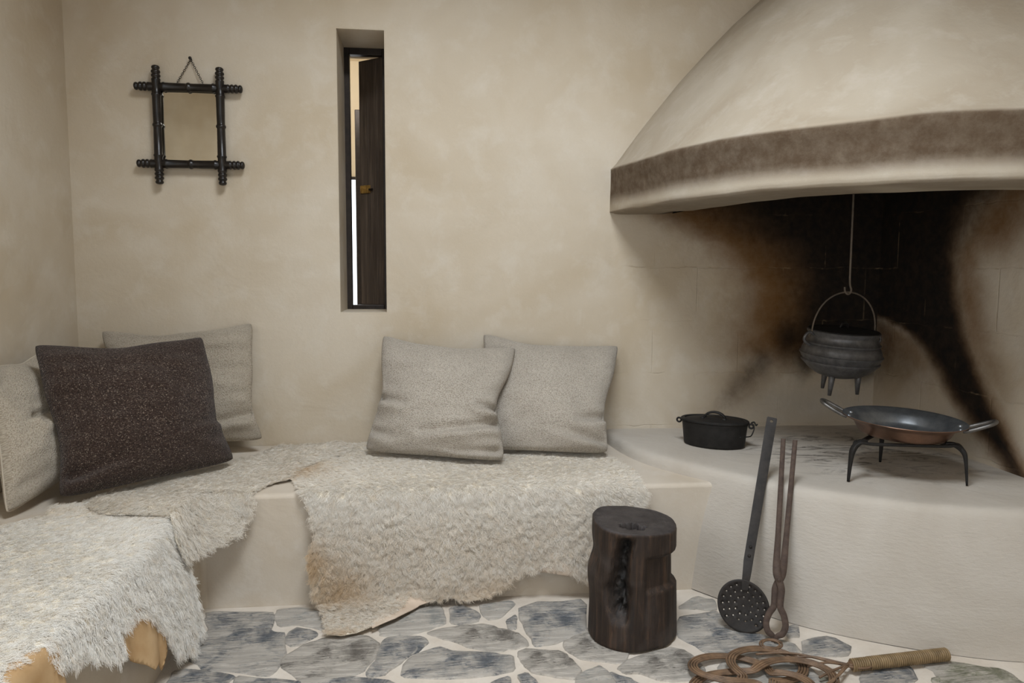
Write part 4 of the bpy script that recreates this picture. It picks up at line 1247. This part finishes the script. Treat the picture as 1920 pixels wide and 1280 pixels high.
# ------------------------------------------------------------------ skimmer leaning on the hearth
def on_lip(deg, r=1.318, z=0.448):
    a = math.radians(deg)
    return Vector((HC[0] - r * math.cos(a), -r * math.sin(a), z))
def skimmer():
    foot = Vector((1.001, -1.104, 0.004))
    top_ = Vector((1.226, -0.800, 0.6505))
    lip = on_lip(42.9, 1.329, 0.455)
    base = top_.lerp(lip, 2.22) - foot
    ax = (top_ - lip).normalized()
    root = empty('skimmer', foot)
    tag(root, 'long-handled iron skimmer with a round pierced bowl leaning on the hearth', 'skimmer')
    # local frame: w up the handle, u sideways, n towards the viewer
    nrm = Vector((0 - foot.x, -3.32 - foot.y, 0)).normalized()
    u = ax.cross(nrm).normalized(); nv = u.cross(ax).normalized()
    def P(a, b, c=0.0): return u * a + ax * b + nv * c
    # bowl: perforated dish, turned a little more upright than the handle
    R_ = 0.083; cen = 0.083
    pts, edges = [], []
    def loop(cx, cy, r, n):
        s = len(pts)
        for i in range(n):
            a = 2 * PI * i / n
            pts.append(Vector((cx + r * math.cos(a), cy + r * math.sin(a))))
        for i in range(n): edges.append((s + i, s + (i + 1) % n))
    loop(0, 0, R_, 72)
    holes = [(0, 0)]
    for rr_, nn, off in ((0.028, 9, 0.2), (0.047, 14, 0.0), (0.066, 20, 0.1)):
        for i in range(nn):
            a = 2 * PI * i / nn + off
            if rr_ > 0.06 and -2.3 < ((a + PI) % (2 * PI) - PI) < -0.9: continue
            holes.append((rr_ * math.cos(a), rr_ * math.sin(a)))
    hr = 0.0024
    for h in holes: loop(h[0], h[1], hr, 9)
    for rr_ in np.arange(0.008, R_ - 0.003, 0.0085):
        k = max(6, int(rr_ * 2 * PI / 0.009))
        for i in range(k):
            x, y = rr_ * math.cos(2 * PI * i / k), rr_ * math.sin(2 * PI * i / k)
            if min(math.hypot(x - h[0], y - h[1]) for h in holes) > hr * 1.4: pts.append(Vector((x, y)))
    res = delaunay_2d_cdt(pts, edges, [], 1, 1e-6)
    vv = res[0]; Fs = []
    for t in res[2]:
        c = sum((vv[i] for i in t), Vector((0, 0))) / len(t)
        if min(math.hypot(c.x - h[0], c.y - h[1]) for h in holes) > hr * 0.9: Fs.append(t)
    up_b = (base * 0.75 + Vector((0, 0, 0.05))).normalized()
    nb = u.cross(up_b).normalized()
    if nb.dot(nrm) < 0: nb = -nb
    V = [u * p.x + up_b * (cen + p.y) - nb * (0.014 * (1 - (p.length / R_) ** 2)) for p in vv]
    b = mesh_obj('bowl', V, Fs, M['wrought'], root)
    s = b.modifiers.new('thickness', 'SOLIDIFY'); s.thickness = 0.002; s.offset = 0
    topb = up_b * (2 * cen - 0.012)
    dirh = ax
    LEN = (top_ - foot - base).length - 0.034
    hp = [topb - nb * 0.0015, topb.lerp(base, 0.45) + nb * 0.006, base]
    hp2 = [base + dirh * q for q in np.linspace(0, LEN, 14)]
    path = smooth_path([topb - up_b * 0.02 - nb * 0.002] + hp, 5)[:-1] + hp2
    rad = [0.55 + 0.35 * min(1, i / 14) if i < 15 else 0.90 + 0.14 * (i - 15) / 14 for i in range(len(path))]
    hd = MB().tube(path, rad, flat=(0.0170, 0.0022), up=nv).build('handle', M['wrought'], root, bevel=0.0)
    hd.data.set_sharp_from_angle(angle=math.radians(40))
    for q in (0.015, 0.045):
        c = base + dirh * q + nv * 0.003
        mm = MB().lathe([(0, 0.0035), (0.003, 0.003), (0.0052, 0.001), (0.0055, -0.001)], 12)
        mm.xf(Matrix.Translation(c) @ nv.to_track_quat('Z', 'Y').to_matrix().to_4x4()).build('rivet', M['wrought'], root)
    # pierced end of the strap
    pts, edges = [], []
    hw = 0.0175
    out = [(-hw, 0), (hw, 0), (hw, 0.030), (hw - 0.003, 0.034), (-hw + 0.003, 0.034), (-hw, 0.030)]
    for i, p in enumerate(out): pts.append(Vector(p)); edges.append((i, (i + 1) % len(out)))
    n0 = len(pts)
    for i in range(14):
        pts.append(Vector((0.006 * math.cos(2 * PI * i / 14), 0.019 + 0.006 * math.sin(2 * PI * i / 14)))); edges.append((n0 + i, n0 + (i + 1) % 14))
    res = delaunay_2d_cdt(pts, edges, [], 1, 1e-6)
    Fs = [t for t in res[2] if (sum((res[0][i] for i in t), Vector((0, 0))) / len(t) - Vector((0, 0.019))).length > 0.0052]
    e0 = base + dirh * (LEN - 0.001)
    pl = mesh_obj('handle_end', [e0 + u * p.x + dirh * p.y for p in res[0]], Fs, M['wrought'], root, smooth=False)
    sm = pl.modifiers.new('thickness', 'SOLIDIFY'); sm.thickness = 0.0045; sm.offset = 0
skimmer()

# ------------------------------------------------------------------ fire tongs
def tongs():
    foot = Vector((1.078, -1.179, 0.006))
    lip = on_lip(46.5, 1.330, 0.455)
    ax = (lip - foot).normalized()
    root = empty('fire_tongs', foot)
    tag(root, 'rusty iron fire tongs leaning on the hearth, jaws on the floor', 'tongs')
    nrm = Vector((0 - foot.x, -3.32 - foot.y, 0)).normalized()
    u = nrm.cross(ax).normalized() * -1
    if u.x < 0: u = -u
    nv = u.cross(ax)
    if nv.dot(nrm) < 0: nv = -nv
    def P(a, b, c=0.0): return u * a + ax * b + nv * c
    # arm: jaw tip, bowed jaw, pivot, long rein
    def arm(s, c):
        jaw = [(0.004, 0.0), (0.006, 0.018), (0.022, 0.030), (0.029, 0.055), (0.022, 0.085), (0.010, 0.108), (0.009, 0.135), (0.009, 0.165)]
        pts = [P(s * a, b, c) for a, b in jaw]
        pts += [P(0.0, 0.190, c), P(-s * 0.008, 0.212, c * 0.8)]
        pts += [P(-s * (0.011 + 0.0014 * k), 0.245 + 0.0707 * k, 0.0) for k in range(7)]
        path = smooth_path(pts, 6)
        n = len(path)
        rad = []
        for i in range(n):
            t = i / n
            rad.append(np.interp(t, [0, 0.1, 0.3, 0.45, 0.55, 0.62, 0.7, 1.0], [0.55, 0.95, 1.0, 1.1, 1.25, 1.15, 0.9, 0.78]))
        return MB().tube(path, rad, flat=(0.0100, 0.0062), up=nv)
    for s, c in ((1, 0.005), (-1, -0.005)):
        o = arm(s, c).build('arm', M['rusty'], root)
        o.data.set_sharp_from_angle(angle=math.radians(40))
    mm = MB().lathe([(0, 0.014), (0.005, 0.0135), (0.0085, 0.011), (0.009, -0.010)], 16)
    mm.xf(Matrix.Translation(P(0, 0.190)) @ nv.to_track_quat('Z', 'Y').to_matrix().to_4x4()).build('pivot_rivet', M['rusty'], root)
tongs()

# ------------------------------------------------------------------ wicker carpet beater on the floor
def beater():
    root = empty('carpet_beater', (0.930, -1.394, 0.004), math.radians(5.5))
    tag(root, 'woven cane carpet beater lying on the flagstones', 'carpet beater')
    N = 420
    pq = 5.0 / 3.0
    def curve(t):
        r = 0.093 + 0.058 * math.cos(pq * t + 0.5)
        x = r * 1.42 * math.cos(t) ; y = r * 1.02 * math.sin(t)
        z = 0.019 + 0.0095 * math.sin(pq * t + 0.5)
        return Vector((x, y, z))
    for k in range(4):                      # one band of four canes, woven over and under itself
        off = (k - 1.5) * 0.0076
        path = []
        for i in range(N + 1):
            t = 6 * PI * i / N
            p, q = curve(t), curve(t + 0.01)
            d = (q - p); d.z = 0; d.normalize()
            path.append(p + Vector((-d.y, d.x, 0)) * off + Vector((0, 0, 0.0006 * math.sin(t * 7 + k))))
        MB().tube(path, 0.0035, 7, cap=False).build('cane_strand', M['cane'], root)
    # small hanging loop at the back edge
    for rr_ in (0.022, 0.0285):
        path = [Vector((0.125 + rr_ * 1.25 * math.cos(t), 0.150 + rr_ * 0.8 * math.sin(t), 0.026 + 0.004 * math.sin(t))) for t in np.linspace(0, 2 * PI, 30)]
        MB().tube(path, 0.0032, 7, cap=False).build('cane_strand', M['cane'], root)
    # stems gathered into the handle
    for k, (x0, y0) in enumerate([(0.06, 0.125), (0.13, 0.085), (0.17, 0.03), (0.17, -0.03), (0.13, -0.085), (0.06, -0.125)]):
        e = Vector((0.300, (k - 2.5) * 0.0052, 0.020 + 0.004 * (k % 2)))
        path = smooth_path([(x0, y0, 0.014), (x0 * 0.55 + 0.30 * 0.45, y0 * 0.66, 0.026), e, e + Vector((0.06, 0, 0))], 8)
        MB().tube(path, 0.0036, 7).build('cane_strand', M['cane'], root)
    MB().tube([(0.295, 0, 0.021), (0.50, 0.002, 0.021), (0.622, 0.004, 0.021)], [0.0135, 0.0140, 0.0150], 14).build('handle_core', M['cane'], root)
    def helix(x0, x1, turns, r, lean=0.0):
        pts = []
        n = int(turns * 18)
        for i in range(n + 1):
            t = i / n; a = 2 * PI * turns * t
            pts.append((x0 + (x1 - x0) * t + lean * math.cos(a), r * math.cos(a), 0.021 + r * math.sin(a)))
        return pts
    MB().tube(helix(0.295, 0.352, 8, 0.0160, 0.004), 0.0034, 6).build('cane_binding', M['wrap'], root)
    MB().tube(helix(0.352, 0.622, 38, 0.0166, 0.002), 0.0034, 6).build('cane_binding', M['wrap'], root)
    MB().lathe([(0, 0.008), (0.008, 0.007), (0.014, 0.003), (0.018, -0.003), (0.017, -0.010)], 16).xf(Matrix.Translation((0.622, 0.004, 0.021)) @ Matrix.Rotation(PI / 2, 4, 'Y')).build('handle_cap', M['wrap'], root)
beater()

# ------------------------------------------------------------------ oval Dutch oven
HZ = 0.4465
def dutch_oven():
    root = empty('dutch_oven', (1.190, -0.352, HZ - 0.001), math.radians(-33))
    tag(root, 'oval black cast-iron pot with a lid standing on the hearth', 'cooking pot')
    a, b = 0.137, 0.092
    prof = [(0.0, 0.0), (0.86, 0.0), (0.90, 0.003), (0.92, 0.008), (0.97, 0.075), (0.985, 0.092), (1.0, 0.096), (1.0, 0.100), (0.955, 0.100), (0.93, 0.090), (0.86, 0.010), (0.0, 0.006)]
    MB().lathe(prof, 64, sx=a, sy=b).build('pot_body', M['black'], root, auto=40)
    lid = MB().lathe([(0.0, 0.118), (0.3, 0.1175), (0.6, 0.115), (0.80, 0.111), (0.88, 0.1085), (0.90, 0.1085), (0.91, 0.112), (0.94, 0.1135), (1.0, 0.1125), (1.035, 0.109), (1.035, 0.103), (1.0, 0.1005), (0.0, 0.102)], 64, sx=a, sy=b).build('lid', M['black'], root, auto=40)
    pts = [(0.042 * math.cos(t) * 1.0, 0, 0.113 + 0.027 * math.sin(t)) for t in np.linspace(0.0, PI, 14)]
    MB().tube(pts, 1.0, flat=(0.0045, 0.0085), up=(0, 1, 0)).build('lid_handle', M['black'], lid)
    for x in (-0.045, 0.045):
        MB().lathe([(0, 0.1225), (0.005, 0.1222), (0.009, 0.119), (0.0095, 0.1135)], 12, cx=x, cy=-0.026).build('lid_boss', M['black'], lid)
    for s in (-1, 1):
        t = MB().torus((0, 0, 0), 0.009, 0.004, 'y', 18, 8)
        t.xf(Matrix.Translation((s * 0.150, 0, 0.094))).build('lug', M['black'], root)
    MB().tube(smooth_path([(0.152, 0.0, 0.100), (0.163, -0.010, 0.090), (0.158, -0.030, 0.066), (0.150, -0.048, 0.060), (0.120, -0.090, 0.062)], 6), 0.0026, 8).build('bail_wire', M['black'], root)
    MB().tube(smooth_path([(0.148, 0.004, 0.106), (0.160, 0.002, 0.112), (0.168, -0.002, 0.100), (0.174, -0.004, 0.106)], 5), 0.003, 8).build('bail_hook', M['black'], root)
dutch_oven()

# ------------------------------------------------------------------ trivet and copper pan
FEET = [Vector((1.448, -0.933, HZ)), Vector((1.829, -1.019, HZ)), Vector((1.722, -0.690, HZ))]
TC = sum(FEET, Vector()) / 3
TZ = 0.582
def trivet():
    root = empty('trivet', TC)
    tag(root, 'three-legged wrought iron trivet under the copper pan', 'trivet')
    sh = []
    for f_ in FEET:
        d = (TC - f_); d.z = 0
        sh.append(Vector((f_.x, f_.y, TZ)) + d * 0.09)
    for f_, s in zip(FEET, sh):
        d = (TC - f_); d.z = 0; d.normalize()
        path = smooth_path([f_, f_.lerp(s, 0.55) - d * 0.004 + Vector((0, 0, 0.002)), s + Vector((0, 0, -0.022)) - d * 0.004, s + d * 0.022, s + d * 0.05 + Vector((0, 0, 0.0))], 6)
        path = [p - TC for p in path]
        m_ = len(path)
        MB().tube(path, [0.45 + 0.65 * min(1, i / (m_ * 0.45)) for i in range(m_)], flat=(0.0088, 0.0070), up=d).build('leg', M['black'], root)
    for i in range(3):
        a, b = sh[i] - TC, sh[(i + 1) % 3] - TC
        a2, b2 = a * 0.95, b * 0.95
        a2.z = b2.z = TZ - TC.z - 0.004
        dn = Vector((0, 0, -0.014))
        path = smooth_path([a + dn, a.lerp(b, 0.06), a2.lerp(b2, 0.16), a2.lerp(b2, 0.5), a2.lerp(b2, 0.84), a.lerp(b, 0.94), b + dn], 6)
        MB().tube(path, 1.0, flat=(0.0072, 0.0050), up=(0, 0, 1)).build('top_bar', M['black'], root)
trivet()
def pan():
    c = Vector((1.700, -0.845, TZ + 0.004))
    root = empty('copper_pan', c, math.radians(-36))
    root.rotation_euler = (math.radians(1.0), math.radians(2.5), math.radians(-36))
    tag(root, 'wide shallow copper pan with two loop handles on the trivet', 'pan')
    # outside of hammered copper
    MB().lathe([(0.0, 0.0), (0.130, 0.001), (0.143, 0.005), (0.152, 0.016), (0.164, 0.040), (0.176, 0.048), (0.196, 0.058), (0.203, 0.0615), (0.2045, 0.0635), (0.2035, 0.0650)], 96).build('copper_shell', M['copper'], root, auto=60)
    MB().lathe([(0.2035, 0.0650), (0.2015, 0.0655), (0.194, 0.0605), (0.174, 0.0508), (0.161, 0.042), (0.149, 0.018), (0.140, 0.0075), (0.128, 0.0040), (0.0, 0.003)], 96).build('tinned_inside', M['tin'], root, auto=60)
    for s in (-1, 1):
        ctrl = [(0.185, -0.034, 0.050), (0.200, -0.036, 0.054), (0.235, -0.036, 0.070), (0.268, -0.027, 0.086), (0.280, 0.0, 0.092), (0.268, 0.027, 0.086), (0.235, 0.036, 0.070), (0.200, 0.036, 0.054), (0.185, 0.034, 0.050)]
        path = smooth_path([(s * x, y, z) for x, y, z in ctrl], 7)
        h = MB().tube(path, 0.0068, 12).build('handle', M['steel'], root)
        for y in (-0.035, 0.035):
            mm = MB().lathe([(0, 0.005), (0.005, 0.0045), (0.008, 0.002), (0.009, -0.002)], 12).xf(Matrix.Translation((s * 0.178, y, 0.0545)))
            mm.build('rivet', M['tin'], h)
pan()

# ------------------------------------------------------------------ hanging three-legged pot and its hook rod
def potjie():
    c = Vector((1.672, -0.50, 0.0))
    root = empty('hanging_pot', (c.x, c.y, 0.745), math.radians(20))
    root.scale = (0.94, 0.94, 0.97)
    root.rotation_euler = (math.radians(5), 0, math.radians(20))
    root.location.y += 0.029; root.location.x -= 0.010
    tag(root, 'round-bellied iron pot with three legs hanging over the hearth', 'cooking pot')
    z0 = 0.735
    def rib(z, r): return [(r, z - 0.008), (r + 0.0048, z - 0.003), (r + 0.0052, z + 0.001), (r - 0.0005, z + 0.005)]
    prof = [(0.0, 0.0), (0.05, 0.003), (0.092, 0.015), (0.125, 0.035), (0.146, 0.055)] + rib(0.072, 0.1555) + [(0.161, 0.085)] + rib(0.102, 0.1645) + [(0.161, 0.122), (0.154, 0.138)] + rib(0.150, 0.1495) + [(0.143, 0.166), (0.140, 0.176), (0.1405, 0.184), (0.147, 0.192), (0.1485, 0.198), (0.146, 0.201), (0.139, 0.200), (0.134, 0.190), (0.136, 0.17), (0.155, 0.11), (0.14, 0.05), (0.09, 0.02), (0, 0.008)]
    MB().lathe(prof, 80).build('pot_body', M['cast'], root, auto=50)
    lid = MB().lathe([(0, 0.215), (0.05, 0.213), (0.09, 0.209), (0.118, 0.204), (0.130, 0.200), (0.138, 0.2015), (0.1435, 0.2045), (0.1445, 0.2025), (0.138, 0.198), (0, 0.199)], 64).build('lid', M['black'], root, auto=50)
    pts = [(0.024 * math.cos(t), 0.0, 0.212 + 0.022 * math.sin(t)) for t in np.linspace(0, PI, 12)]
    MB().tube(pts, 0.0045, 8).build('lid_handle', M['black'], lid)
    for k in range(3):
        a = math.radians(-138 + 120 * k - 20)
        d = Vector((math.cos(a), math.sin(a), 0))
        MB().tube([d * 0.080 + Vector((0, 0, 0.030)), d * 0.082 + Vector((0, 0, -0.01)), d * 0.086 + Vector((0, 0, -0.066))], [0.0155, 0.0125, 0.0075], 12).build('leg', M['cast'], root)
    ea = math.radians(180 + 4 - 20)
    e = Vector((math.cos(ea), math.sin(ea), 0))
    for s in (1, -1):
        path = smooth_path([e * (s * 0.140) + Vector((0, 0, 0.182)), e * (s * 0.160) + Vector((0, 0, 0.192)), e * (s * 0.178) + Vector((0, 0, 0.178)), e * (s * 0.180) + Vector((0, 0, 0.156)), e * (s * 0.150) + Vector((0, 0, 0.136))], 5)
        MB().tube(path, 0.0062, 8).build('ear', M['cast'], root)
    path = []
    for t in np.linspace(0, PI, 40):
        path.append(e * (0.150 * math.cos(t)) + Vector((0, 0, 0.190 + 0.172 * math.sin(t) ** 0.9)))
    lo = path[0]
    path = [e * 0.158 + Vector((0, 0, 0.172)), e * 0.163 + Vector((0, 0, 0.182))] + path + [-e * 0.163 + Vector((0, 0, 0.182)), -e * 0.158 + Vector((0, 0, 0.172))]
    MB().tube(path, 0.0036, 8).build('bail', M['rod'], root)
    # rod with a hook
    rod = empty('pot_hook', (c.x, c.y, 1.10))
    tag(rod, 'thin iron rod with a hook holding the three-legged pot', 'pot hook')
    zb = 0.745 + 0.362 * 0.97
    pts = [(-0.016, 0, 0.022), (-0.015, 0, 0.008), (-0.009, 0, -0.003), (0.0, 0, -0.0065), (0.009, 0, -0.001), (0.012, 0, 0.012), (0.006, 0, 0.03), (0.004, 0, 0.06)]
    pts = smooth_path([(x, y, z + zb - 1.10 - 0.003) for x, y, z in pts], 6)
    pts += [Vector((0.004 - 0.006 * t, 0, 0.06 + zb - 1.10 + 1.30 * t)) for t in np.linspace(0.05, 1, 12)]
    MB().tube(pts, 0.0042, 8).build('hook_rod', M['rod'], rod)
potjie()
